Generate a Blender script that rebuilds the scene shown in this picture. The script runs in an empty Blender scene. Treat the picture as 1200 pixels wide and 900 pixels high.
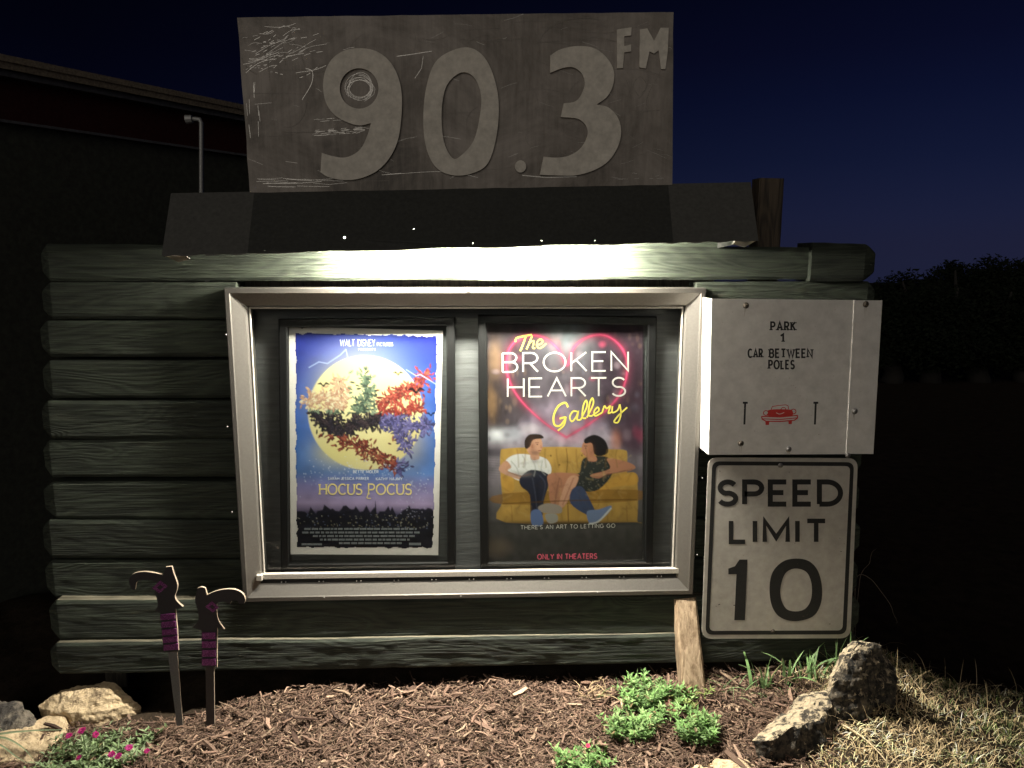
import bpy, bmesh, math, random
import numpy as np
from mathutils import Vector, Matrix, noise as mnoise
from mathutils.geometry import tessellate_polygon

random.seed(7)
rng = np.random.default_rng(7)
SC = bpy.context.scene
COL = SC.collection

# ------------------------------------------------------------------ camera
F_PX, PITCH, YAW, CAM_H = 867.0, 9.5, 2.2, 1.86
cam_d = bpy.data.cameras.new("camera")
cam_d.sensor_width = 36.0
cam_d.lens = 36.0 * F_PX / 1200.0
cam_d.clip_start, cam_d.clip_end = 0.05, 2000.0
cam = bpy.data.objects.new("camera", cam_d)
cam.location = (0, 0, CAM_H)
cam.rotation_euler = (math.radians(90 - PITCH), 0, math.radians(-YAW))
COL.objects.link(cam)
SC.camera = cam
CAM = Vector(cam.location)
ROT = cam.rotation_euler.to_matrix()

# ------------------------------------------------------------------ world
world = bpy.data.worlds.new("World")
SC.world = world
world.use_nodes = True
wn = world.node_tree
for n in list(wn.nodes):
    wn.nodes.remove(n)
sky = wn.nodes.new("ShaderNodeTexSky")
sky.sky_type = 'NISHITA'
sky.sun_disc = False
sky.sun_elevation = math.radians(-5.0)
sky.sun_rotation = math.radians(75)
sky.air_density, sky.dust_density, sky.ozone_density = 1.0, 0.6, 6.0
bg = wn.nodes.new("ShaderNodeBackground")
bg.inputs["Strength"].default_value = 0.1
wo = wn.nodes.new("ShaderNodeOutputWorld")
# late dusk: navy falling off with height, a little brighter towards the sunken sun at the right
tcw = wn.nodes.new("ShaderNodeTexCoord")
sep = wn.nodes.new("ShaderNodeSeparateXYZ")
wn.links.new(tcw.outputs["Generated"], sep.inputs[0])
rmp = wn.nodes.new("ShaderNodeValToRGB")
_s = lambda c: tuple(((v / 255 + 0.055) / 1.055) ** 2.4 if v / 255 > 0.04045 else v / 255 / 12.92 for v in c)
_st = [(0.0, (32, 36, 62)), (0.05, (28, 33, 61)), (0.12, (19, 25, 51)), (0.19, (12, 17, 41)), (0.24, (9, 12, 32)), (0.31, (5, 8, 23)), (0.6, (2, 4, 12))]
while len(rmp.color_ramp.elements) < len(_st):
    rmp.color_ramp.elements.new(0.5)
for _e, (_p, _c) in zip(rmp.color_ramp.elements, _st):
    _e.position = _p
    _e.color = (*[v * 3.9 for v in _s(_c)], 1)
wn.links.new(sep.outputs[2], rmp.inputs[0])
dt = wn.nodes.new("ShaderNodeVectorMath"); dt.operation = 'DOT_PRODUCT'
dt.inputs[1].default_value = (math.sin(math.radians(72)), math.cos(math.radians(72)), 0)
wn.links.new(tcw.outputs["Generated"], dt.inputs[0])
mr = wn.nodes.new("ShaderNodeMapRange")
for _i, _v in zip((1, 2, 3, 4), (-0.15, 0.75, 0.3, 1.0)):
    mr.inputs[_i].default_value = _v
wn.links.new(dt.outputs["Value"], mr.inputs[0])
ml = wn.nodes.new("ShaderNodeVectorMath"); ml.operation = 'SCALE'
wn.links.new(rmp.outputs[0], ml.inputs[0]); wn.links.new(mr.outputs[0], ml.inputs[3])
ad = wn.nodes.new("ShaderNodeVectorMath"); ad.operation = 'ADD'
wn.links.new(ml.outputs[0], ad.inputs[0]); wn.links.new(sky.outputs[0], ad.inputs[1])
wn.links.new(ad.outputs[0], bg.inputs[0])
wn.links.new(bg.outputs[0], wo.inputs[0])

# one weak, very soft "sun": fill added from behind the camera, no such lamp seen
fill_sun_d = bpy.data.lights.new("fill_sun", 'SUN')
fill_sun_d.energy = 0.34
fill_sun_d.angle = math.radians(50)
fill_sun_d.color = (1.0, 0.92, 0.82)
fill_sun = bpy.data.objects.new("fill_sun", fill_sun_d)
fill_sun.rotation_euler = Vector((0.35, 1.0, -0.28)).to_track_quat('-Z', 'Y').to_euler()
fill_sun.location = (-2, -4, 5)
COL.objects.link(fill_sun)

SC.view_settings.view_transform = 'Standard'
SC.view_settings.look = 'None'
SC.view_settings.exposure = 1.0
SC.view_settings.gamma = 1.0
SC.view_settings.use_curve_mapping = False
SC.render.engine = 'CYCLES'
SC.cycles.use_denoising = True
SC.cycles.max_bounces = 8
SC.cycles.diffuse_bounces = 4
SC.cycles.transparent_max_bounces = 12
SC.cycles.caustics_reflective = False
SC.cycles.caustics_refractive = False
SC.cycles.sample_clamp_indirect = 4.0

TUBE_STRENGTH = 1080.0

# ------------------------------------------------------------------ px helpers
def ray(x, y):
    return ROT @ Vector(((x - 600.0) / F_PX, -(y - 450.0) / F_PX, -1.0))

def at(x, y, Y):
    """point of the vertical plane y = Y seen at photo pixel (x, y)"""
    d = ray(x, y)
    return CAM + d * ((Y - CAM.y) / d.y)

def at_plane(x, y, P, N):
    d = ray(x, y)
    return CAM + d * ((P - CAM).dot(N) / d.dot(N))

W = 3.06        # front face of the timber wall

# ------------------------------------------------------------------ materials
def srgb(r, g, b):
    f = lambda c: (c / 255 / 12.92) if c / 255 <= 0.04045 else ((c / 255 + 0.055) / 1.055) ** 2.4
    return (f(r), f(g), f(b))

class NT:
    def __init__(s, name):
        s.m = bpy.data.materials.new(name)
        s.m.use_nodes = True
        s.t = s.m.node_tree
        s.b = s.t.nodes["Principled BSDF"]
    def n(s, typ, **kw):
        x = s.t.nodes.new(typ)
        for k, v in kw.items():
            if k in x.inputs.keys():
                x.inputs[k].default_value = v
            else:
                setattr(x, k, v)
        return x
    def l(s, a, b):
        s.t.links.new(a, b)
    def ramp(s, stops, interp='LINEAR'):
        r = s.n("ShaderNodeValToRGB")
        r.color_ramp.interpolation = interp
        e = r.color_ramp.elements
        while len(e) < len(stops):
            e.new(0.5)
        for i, (p, c) in enumerate(stops):
            e[i].position = p
            e[i].color = (*c, 1) if len(c) == 3 else c
        return r
    def coords(s, scale, rand=0.0):
        tc = s.n("ShaderNodeTexCoord")
        src = tc.outputs["Object"]
        if rand:
            oi = s.n("ShaderNodeObjectInfo")
            mu = s.n("ShaderNodeMath", operation='MULTIPLY')
            mu.inputs[1].default_value = rand
            s.l(oi.outputs["Random"], mu.inputs[0])
            va = s.n("ShaderNodeVectorMath", operation='ADD')
            s.l(src, va.inputs[0]); s.l(mu.outputs[0], va.inputs[1])
            src = va.outputs[0]
        mp = s.n("ShaderNodeMapping")
        mp.inputs["Scale"].default_value = scale
        s.l(src, mp.inputs[0])
        return mp.outputs[0]
    def bump(s, height, strength, dist=0.01):
        b = s.n("ShaderNodeBump")
        b.inputs["Strength"].default_value = strength
        b.inputs["Distance"].default_value = dist
        s.l(height, b.inputs["Height"])
        s.l(b.outputs[0], s.b.inputs["Normal"])
        return b

def m_plain(name, col, rough=0.6, metal=0.0, spec=0.5, nscale=30.0, var=0.25, bump=0.1):
    t = NT(name)
    v = t.coords((nscale,) * 3)
    no = t.n("ShaderNodeTexNoise", Detail=6.0, Roughness=0.65)
    t.l(v, no.inputs["Vector"])
    lo = tuple(c * (1 - var) for c in col); hi = tuple(min(1, c * (1 + var)) for c in col)
    r = t.ramp([(0.3, lo), (0.7, hi)])
    t.l(no.outputs["Fac"], r.inputs[0]); t.l(r.outputs[0], t.b.inputs["Base Color"])
    t.b.inputs["Roughness"].default_value = rough
    t.b.inputs["Metallic"].default_value = metal
    t.b.inputs["Specular IOR Level"].default_value = spec
    if bump:
        t.bump(no.outputs["Fac"], bump, 0.004)
    return t.m

def m_wood(name, dark, light, worn, axis=0, bump=0.8, wear=0.62, rough=0.75, gscale=1.0):
    """painted or bare timber: grain drawn out along one axis, knots, flaked wear"""
    t = NT(name)
    sc = [85.0 * gscale] * 3
    sc[axis] = 2.6 * gscale
    v = t.coords(tuple(sc), rand=13.0)
    g = t.n("ShaderNodeTexNoise", Detail=7.0, Roughness=0.6, Distortion=0.9)
    g.inputs["Scale"].default_value = 1.0
    t.l(v, g.inputs["Vector"])
    sc2 = [5.0] * 3; sc2[axis] = 1.0
    v2 = t.coords(tuple(sc2), rand=29.0)
    g2 = t.n("ShaderNodeTexNoise", Detail=2.0, Distortion=0.4)
    g2.inputs["Scale"].default_value = 1.0
    t.l(v2, g2.inputs["Vector"])
    # cathedral figure: contour lines of a slow field
    mu = t.n("ShaderNodeMath", operation='MULTIPLY'); mu.inputs[1].default_value = 105.0
    sc4 = [3.4] * 3; sc4[axis] = 1.5
    v4 = t.coords(tuple(sc4), rand=37.0)
    vo = t.n("ShaderNodeTexVoronoi"); vo.inputs["Scale"].default_value = 1.0
    t.l(v4, vo.inputs["Vector"])
    kn = t.n("ShaderNodeMapRange", interpolation_type='SMOOTHERSTEP')
    kn.inputs[1].default_value = 0.0; kn.inputs[2].default_value = 0.26; kn.inputs[3].default_value = 0.30; kn.inputs[4].default_value = 0.0
    t.l(vo.outputs["Distance"], kn.inputs[0])
    ka = t.n("ShaderNodeMath", operation='ADD')
    t.l(g2.outputs["Fac"], ka.inputs[0]); t.l(kn.outputs[0], ka.inputs[1])
    t.l(ka.outputs[0], mu.inputs[0])
    sn = t.n("ShaderNodeMath", operation='SINE'); t.l(mu.outputs[0], sn.inputs[0])
    mix = t.n("ShaderNodeMath", operation='MULTIPLY_ADD')
    mix.inputs[1].default_value = 0.085
    t.l(sn.outputs[0], mix.inputs[0]); t.l(g.outputs["Fac"], mix.inputs[2])
    r = t.ramp([(0.32, dark), (0.66, light)])
    t.l(mix.outputs[0], r.inputs[0])
    # worn patches follow the grain
    sc3 = [26.0] * 3; sc3[axis] = 3.0
    v3 = t.coords(tuple(sc3), rand=51.0)
    w = t.n("ShaderNodeTexNoise", Detail=8.0, Roughness=0.72)
    w.inputs["Scale"].default_value = 1.0
    t.l(v3, w.inputs["Vector"])
    wr = t.ramp([(wear, (0, 0, 0)), (wear + 0.12, (1, 1, 1))])
    t.l(w.outputs["Fac"], wr.inputs[0])
    mc = t.n("ShaderNodeMix", data_type='RGBA')
    t.l(wr.outputs[0], mc.inputs[0]); t.l(r.outputs[0], mc.inputs[6])
    mc.inputs[7].default_value = (*worn, 1)
    oi = t.n("ShaderNodeObjectInfo")
    vr = t.n("ShaderNodeMapRange"); vr.inputs[3].default_value = 0.72; vr.inputs[4].default_value = 1.25
    t.l(oi.outputs["Random"], vr.inputs[0])
    vs = t.n("ShaderNodeVectorMath", operation='SCALE')
    t.l(mc.outputs[2], vs.inputs[0]); t.l(vr.outputs[0], vs.inputs[3])
    t.l(vs.outputs[0], t.b.inputs["Base Color"])
    t.b.inputs["Roughness"].default_value = rough
    t.b.inputs["Specular IOR Level"].default_value = 0.35
    t.bump(mix.outputs[0], bump, 0.009)
    return t.m

def m_attr(name, rough=0.8, spec=0.3, attr="tint", noise=None, transl=0.0):
    t = NT(name)
    a = t.n("ShaderNodeAttribute", attribute_name=attr)
    out = a.outputs["Color"]
    if noise:
        v = t.coords((noise,) * 3)
        no = t.n("ShaderNodeTexNoise", Detail=4.0)
        t.l(v, no.inputs["Vector"])
        r = t.ramp([(0.3, (0.55, 0.55, 0.55)), (0.7, (1.25, 1.25, 1.25))])
        t.l(no.outputs["Fac"], r.inputs[0])
        mx = t.n("ShaderNodeMix", data_type='RGBA', blend_type='MULTIPLY')
        mx.inputs[0].default_value = 1.0
        t.l(out, mx.inputs[6]); t.l(r.outputs[0], mx.inputs[7])
        out = mx.outputs[2]
    t.l(out, t.b.inputs["Base Color"])
    t.b.inputs["Roughness"].default_value = rough
    t.b.inputs["Specular IOR Level"].default_value = spec
    if transl:
        tr = t.n("ShaderNodeBsdfTranslucent")
        t.l(out, tr.inputs["Color"])
        ms = t.n("ShaderNodeMixShader"); ms.inputs[0].default_value = transl
        t.l(t.b.outputs[0], ms.inputs[1]); t.l(tr.outputs[0], ms.inputs[2])
        t.l(ms.outputs[0], t.t.nodes["Material Output"].inputs[0])
    return t.m

def m_rock(name, base, pale, dark, amount, stretch=(1, 1, 1)):
    t = NT(name)
    v = t.coords((9 * stretch[0], 9 * stretch[1], 9 * stretch[2]), rand=17.0)
    n1 = t.n("ShaderNodeTexNoise", Detail=9.0, Roughness=0.7)
    n1.inputs["Scale"].default_value = 1.0
    t.l(v, n1.inputs["Vector"])
    r1 = t.ramp([(0.3, base), (0.65, pale)])
    v2 = t.coords((55,) * 3)
    n2 = t.n("ShaderNodeTexNoise", Detail=6.0, Roughness=0.7)
    n2.inputs["Scale"].default_value = 1.0
    t.l(v2, n2.inputs["Vector"])
    t.l(n2.outputs["Fac"], r1.inputs[0])
    r2 = t.ramp([(amount, (1, 1, 1)), (amount + 0.09, (0, 0, 0))])
    t.l(n1.outputs["Fac"], r2.inputs[0])
    mx = t.n("ShaderNodeMix", data_type='RGBA')
    t.l(r2.outputs[0], mx.inputs[0]); t.l(r1.outputs[0], mx.inputs[6])
    mx.inputs[7].default_value = (*dark, 1)
    t.l(mx.outputs[2], t.b.inputs["Base Color"])
    t.b.inputs["Roughness"].default_value = 0.9
    ad = t.n("ShaderNodeMath", operation='ADD')
    t.l(n1.outputs["Fac"], ad.inputs[0]); t.l(n2.outputs["Fac"], ad.inputs[1])
    t.bump(ad.outputs[0], 0.7, 0.02)
    return t.m

def m_glass(name, rough=0.03, amount=0.06):
    t = NT(name)
    t.t.nodes.remove(t.b)
    tr = t.n("ShaderNodeBsdfTransparent"); tr.inputs[0].default_value = (0.93, 0.95, 0.94, 1)
    gl = t.n("ShaderNodeBsdfGlossy"); gl.inputs["Roughness"].default_value = rough
    lw = t.n("ShaderNodeFresnel"); lw.inputs["IOR"].default_value = 1.45
    ms = t.n("ShaderNodeMixShader")
    t.l(lw.outputs[0], ms.inputs[0]); t.l(tr.outputs[0], ms.inputs[1]); t.l(gl.outputs[0], ms.inputs[2])
    t.l(ms.outputs[0], t.t.nodes["Material Output"].inputs[0])
    return t.m

M = {}
M['log'] = m_wood("green_stained_timber", (0.010, 0.0135, 0.009), (0.034, 0.043, 0.029), (0.075, 0.078, 0.055), 0, 1.0, 0.60)
M['log_lit_worn'] = m_wood("lit_worn_timber_top", (0.05, 0.045, 0.03), (0.15, 0.135, 0.095), (0.22, 0.2, 0.14), 0, 0.6, 0.6)  # paler timber tops: lamp light put into the colour, plus some wear
M['log_bare'] = m_wood("weathered_timber", (0.03, 0.027, 0.02), (0.09, 0.08, 0.06), (0.16, 0.14, 0.1), 2, 0.9, 0.6)
M['prop'] = m_wood("bare_prop_timber", (0.20, 0.135, 0.08), (0.46, 0.345, 0.225), (0.55, 0.45, 0.32), 2, 0.5, 0.6)
M['post'] = m_wood("dark_weathered_post", (0.018, 0.014, 0.010), (0.06, 0.045, 0.03), (0.09, 0.07, 0.05), 2, 0.6, 0.6)
M['backing'] = m_wood("dark_backing_panel", (0.038, 0.040, 0.039), (0.058, 0.061, 0.060), (0.07, 0.07, 0.068), 0, 0.18, 0.66)
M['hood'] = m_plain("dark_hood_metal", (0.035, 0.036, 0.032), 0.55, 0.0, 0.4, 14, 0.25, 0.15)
M['alu'] = m_plain("bronze_aluminium", (0.145, 0.136, 0.121), 0.36, 0.7, 0.5, 22, 0.10, 0.02)
M['rail'] = m_plain("pale_aluminium", (0.42, 0.39, 0.34), 0.4, 0.3, 0.5, 40, 0.2, 0.05)
M['black'] = m_plain("black_metal_frame", (0.005, 0.005, 0.005), 0.6, 0.0, 0.12, 40, 0.3, 0.05)
M['void'] = m_plain("dark_groove", (0.01, 0.01, 0.009), 0.8)
M['screw'] = m_plain("zinc_screw", (0.22, 0.21, 0.2), 0.4, 0.8)
M['screw_dark'] = m_plain("rusty_screw", (0.05, 0.04, 0.03), 0.6, 0.3)
M['white'] = m_plain("white_sign_paint", (0.51, 0.495, 0.465), 0.45, 0.0, 0.4, 4, 0.13, 0.03)
M['speedwhite'] = m_plain("reflective_sign_face", (0.355, 0.335, 0.295), 0.42, 0.0, 0.4, 5, 0.14, 0.04)
M['ink'] = m_plain("black_sign_ink", (0.012, 0.012, 0.012), 0.6, 0, 0.3, 60, 0.4, 0)
M['red'] = m_plain("red_sign_ink", (0.42, 0.03, 0.025), 0.6, 0, 0.3, 60, 0.2, 0)
M['cream'] = m_plain("cream_cutout_paint", (0.53, 0.495, 0.43), 0.7, 0, 0.3, 7, 0.2, 0.08)
M['scratch'] = m_plain("bare_metal_scratch", (0.5, 0.48, 0.44), 0.3, 0.3, 0.6, 90, 0.5, 0)
M['smear'] = m_plain("dark_smear", (0.05, 0.045, 0.04), 0.6, 0, 0.3, 60, 0.4, 0)
M['paper'] = m_plain("poster_paper", (0.6, 0.56, 0.53), 0.6, 0, 0.4, 8, 0.05, 0.02)
M['glass'] = m_glass("clear_pane")
M['art'] = m_attr("poster_print", 0.75, 0.12)
M['stake'] = m_plain("black_stake_paint", (0.02, 0.017, 0.018), 0.5, 0, 0.4, 80, 0.4, 0.1)
M['bladepaint'] = m_plain("grey_stake_paint", (0.11, 0.105, 0.1), 0.5, 0, 0.4, 40, 0.3, 0.1)
M['bladedark'] = m_plain("dark_blade_paint", (0.03, 0.024, 0.022), 0.5, 0, 0.4, 40, 0.3, 0.1)
M['edge'] = m_plain("pale_plywood_edge", (0.26, 0.21, 0.155), 0.8, 0, 0.3, 60, 0.2, 0.1)
M['pole'] = m_plain("pale_conduit", (0.25, 0.25, 0.24), 0.5, 0.3)
M['shingle'] = m_plain("roof_edge", (0.19, 0.155, 0.11), 0.9, 0, 0.2, 16, 0.5, 0.4)
M['fascia'] = m_plain("grey_fascia", (0.085, 0.085, 0.09), 0.8, 0, 0.2, 10, 0.3, 0.2)
M['redband'] = m_plain("dark_red_band", (0.035, 0.008, 0.007), 0.8, 0, 0.2, 8, 0.3, 0.2)
M['bwall'] = m_plain("dark_green_wall", (0.045, 0.047, 0.036), 0.85, 0, 0.2, 6, 0.3, 0.2)
M['mulch'] = m_attr("bark_mulch", 0.85, 0.2, noise=120)
M['grass'] = m_attr("grass_blades", 0.7, 0.25, transl=0.25)
M['leaf'] = m_attr("plant_leaves", 0.6, 0.3, transl=0.3)
M['petal'] = m_attr("flower_petals", 0.6, 0.2, transl=0.2)
M['tree'] = m_plain("night_foliage", (0.008, 0.011, 0.006), 0.9, 0, 0.1, 3, 0.4, 0)
M['bark'] = m_plain("tree_bark", (0.012, 0.010, 0.008), 0.9)

def m_glitter():
    t = NT("purple_glitter")
    v = t.coords((420,) * 3)
    vo = t.n("ShaderNodeTexVoronoi"); vo.inputs["Scale"].default_value = 1.0
    t.l(v, vo.inputs["Vector"])
    r = t.ramp([(0.0, (0.03, 0.004, 0.026)), (0.6, (0.17, 0.025, 0.14)), (1.0, (0.42, 0.16, 0.38))])
    t.l(vo.outputs["Color"], r.inputs[0]); t.l(r.outputs[0], t.b.inputs["Base Color"])
    t.b.inputs["Roughness"].default_value = 0.35
    t.b.inputs["Metallic"].default_value = 0.2
    return t.m
M['glitter'] = m_glitter()

def m_board():
    """scuffed brown-grey metal sheet of the frequency sign"""
    t = NT("scuffed_sign_sheet")
    v = t.coords((3.0, 3.0, 3.0))
    n1 = t.n("ShaderNodeTexNoise", Detail=8.0, Roughness=0.7, Distortion=1.0)
    n1.inputs["Scale"].default_value = 1.0
    t.l(v, n1.inputs["Vector"])
    v2 = t.coords((60, 60, 5))
    n2 = t.n("ShaderNodeTexNoise", Detail=5.0, Roughness=0.7)
    n2.inputs["Scale"].default_value = 1.0
    t.l(v2, n2.inputs["Vector"])
    ad = t.n("ShaderNodeMath", operation='MULTIPLY_ADD'); ad.inputs[1].default_value = 0.35
    t.l(n2.outputs["Fac"], ad.inputs[0]); t.l(n1.outputs["Fac"], ad.inputs[2])
    r = t.ramp([(0.45, (0.055, 0.047, 0.039)), (0.62, (0.15, 0.13, 0.109)), (0.85, (0.27, 0.24, 0.21))])
    t.l(ad.outputs[0], r.inputs[0]); t.l(r.outputs[0], t.b.inputs["Base Color"])
    t.b.inputs["Roughness"].default_value = 0.6
    t.b.inputs["Metallic"].default_value = 0.1
    t.bump(n2.outputs["Fac"], 0.15, 0.003)
    return t.m
M['board'] = m_board()

def m_ground():
    t = NT("dark_soil")
    v = t.coords((7, 7, 7))
    n1 = t.n("ShaderNodeTexNoise", Detail=10.0, Roughness=0.75)
    n1.inputs["Scale"].default_value = 1.0
    t.l(v, n1.inputs["Vector"])
    r = t.ramp([(0.3, (0.012, 0.009, 0.006)), (0.7, (0.045, 0.032, 0.021))])
    t.l(n1.outputs["Fac"], r.inputs[0]); t.l(r.outputs[0], t.b.inputs["Base Color"])
    t.b.inputs["Roughness"].default_value = 0.95
    t.b.inputs["Specular IOR Level"].default_value = 0.1
    t.bump(n1.outputs["Fac"], 0.8, 0.03)
    return t.m
M['ground'] = m_ground()

# ------------------------------------------------------------------ object helpers
def link_mesh(name, me, mat, parent=None, smooth=False):
    o = bpy.data.objects.new(name, me)
    COL.objects.link(o)
    if mat is not None:
        for mm in (mat if isinstance(mat, (list, tuple)) else [mat]):
            me.materials.append(mm)
    if smooth:
        me.polygons.foreach_set("use_smooth", [True] * len(me.polygons))
    if parent is not None:
        o.parent = parent
        r = parent
        loc = Vector(parent.location)
        while r.parent is not None:
            r = r.parent
            loc = Vector(r.location)
        if parent.type == 'EMPTY':
            o.matrix_parent_inverse = Matrix.Translation(-Vector(parent.location))
    return o

def mesh_from(verts, faces, mats=None):
    me = bpy.data.meshes.new("m")
    me.from_pydata([tuple(v) for v in verts], [], faces)
    if mats:
        me.polygons.foreach_set("material_index", mats)
    me.update()
    return me

def part(name, verts, faces, mat, parent=None, smooth=False, mats=None):
    return link_mesh(name, mesh_from(verts, faces, mats), mat, parent, smooth)

def rebase(o):
    """move a top-level mesh's origin to its base centre (world-space mesh data)"""
    me = o.data
    n = len(me.vertices)
    co = np.empty(n * 3); me.vertices.foreach_get("co", co); co = co.reshape(-1, 3)
    lo, hi = co.min(0), co.max(0)
    c = np.array([(lo[0] + hi[0]) / 2, (lo[1] + hi[1]) / 2, lo[2]])
    me.vertices.foreach_set("co", (co - c).ravel()); me.update()
    o.location = c
    return o

def tag(o, label, cat, group=None, kind=None):
    if label: o["label"] = label
    if cat: o["category"] = cat
    if group: o["group"] = group
    if kind: o["kind"] = kind
    return o

def thing(name, label, cat, loc, group=None):
    o = bpy.data.objects.new(name, None)
    o.empty_display_size = 0.1
    o.location = loc
    COL.objects.link(o)
    return tag(o, label, cat, group)

def bevel_box(p0, p1, bev=0.004, seg=1):
    """axis-aligned bevelled box -> mesh"""
    bm = bmesh.new()
    bmesh.ops.create_cube(bm, size=1.0)
    a, b = Vector(p0), Vector(p1)
    for v in bm.verts:
        v.co = Vector(((a[i] + b[i]) / 2 + v.co[i] * (b[i] - a[i]) for i in range(3)))
    if bev:
        bmesh.ops.bevel(bm, geom=list(bm.edges), offset=bev, segments=seg, affect='EDGES')
    me = bpy.data.meshes.new("m"); bm.to_mesh(me); bm.free()
    return me

def prism(loops, thick, direction=Vector((0, 1, 0)), front_only=False):
    """outline(s) of 3-D points (outer first, then holes), filled and extruded back by thick"""
    flat = [p for lp in loops for p in lp]
    tris = tessellate_polygon([[Vector(p) for p in lp] for lp in loops])
    V = [Vector(p) for p in flat]
    n = len(V)
    Fc = []
    for a, b, c in tris:
        nn = (V[b] - V[a]).cross(V[c] - V[a])
        Fc.append((a, b, c) if nn.dot(direction) < 0 else (a, c, b))
    if front_only:
        return V, Fc
    V2 = V + [p + direction * thick for p in V]
    Fb = [(c + n, b + n, a + n) for a, b, c in Fc]
    side = []
    k = 0
    for lp in loops:
        m = len(lp)
        for i in range(m):
            j = (i + 1) % m
            side.append((k + i, k + j, k + j + n, k + i + n))
        k += m
    return V2, Fc + Fb + side

def fix_normals(me):
    bm = bmesh.new(); bm.from_mesh(me)
    bmesh.ops.recalc_face_normals(bm, faces=bm.faces)
    bm.to_mesh(me); bm.free()

def crom(pts, n=6, closed=True):
    """Catmull-Rom; a point with a third entry is a corner"""
    P = [np.array(p[:2], float) for p in pts]
    C = [len(p) > 2 for p in pts]
    m = len(P)
    out = []
    for i in range(m if closed else m - 1):
        p1, p2 = P[i], P[(i + 1) % m]
        p0 = P[i - 1] if (closed or i > 0) else p1
        p3 = P[(i + 2) % m] if (closed or i + 2 < m) else p2
        if C[i]: p0 = p1 - (p2 - p1)
        if C[(i + 1) % m]: p3 = p2 + (p2 - p1)
        for k in range(n):
            t = k / n
            out.append(tuple(0.5 * (2 * p1 + (p2 - p0) * t + (2 * p0 - 5 * p1 + 4 * p2 - p3) * t * t
                                    + (3 * p1 - p0 - 3 * p2 + p3) * t ** 3)))
    if not closed:
        out.append(tuple(P[-1]))
    return out

def ell(cx, cy, rx, ry=None, n=24, a0=0, a1=360, closed=True):
    ry = rx if ry is None else ry
    k = n if closed else n + 1
    return [(cx + rx * math.cos(math.radians(a0 + (a1 - a0) * i / n)),
             cy + ry * math.sin(math.radians(a0 + (a1 - a0) * i / n))) for i in range(k)]

class Ink:
    """flat print: px strokes and fills collected on one plane, a hair apart from one another"""
    def __init__(s, Y, mapf=None):
        s.V, s.F, s.Y, s.k = [], [], Y, 0
        s.map = mapf or (lambda x, y, d: at(x, y, s.Y - d))
    def d(s):
        s.k += 1
        return 0.0004 + 0.000025 * (s.k % 40)
    def stroke(s, pts, w, w1=None, closed=False):
        P = [np.array(p[:2], float) for p in pts]
        Q = [P[0]]
        for p in P[1:]:
            if np.hypot(*(p - Q[-1])) > 1e-6: Q.append(p)
        P = Q
        m = len(P)
        if m < 2: return
        d = s.d(); base = len(s.V)
        for i in range(m):
            a = P[i - 1] if i > 0 else (P[-2] if closed else P[0])
            b = P[i + 1] if i < m - 1 else (P[1] if closed else P[-1])
            t1 = P[i] - a; t2 = b - P[i]
            if np.hypot(*t1) < 1e-9: t1 = t2
            if np.hypot(*t2) < 1e-9: t2 = t1
            t1 = t1 / np.hypot(*t1); t2 = t2 / np.hypot(*t2)
            n1 = np.array([-t1[1], t1[0]]); n2 = np.array([-t2[1], t2[0]])
            nn = n1 + n2
            L = np.hypot(*nn)
            nn = n1 if L < 0.3 else nn / L
            c = max(0.45, float(nn.dot(n1)))
            ww = w if w1 is None else w + (w1 - w) * i / (m - 1)
            for sg in (-1, 1):
                q = P[i] + nn * sg * ww / 2 / c
                s.V.append(s.map(q[0], q[1], d))
        for i in range(m - 1):
            s.F.append((base + 2 * i, base + 2 * i + 1, base + 2 * i + 3, base + 2 * i + 2))
    def fill(s, loops):
        d = s.d()
        V, Fc = prism([[s.map(x, y, d) for x, y in lp] for lp in loops], 0, front_only=True)
        b = len(s.V)
        s.V += V
        s.F += [tuple(i + b for i in f) for f in Fc]
    def rect(s, x0, y0, x1, y1):
        s.fill([[(x0, y0), (x1, y0), (x1, y1), (x0, y1)]])
    def build(s, name, mat, parent):
        return part(name, s.V, s.F, mat, parent)

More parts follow.
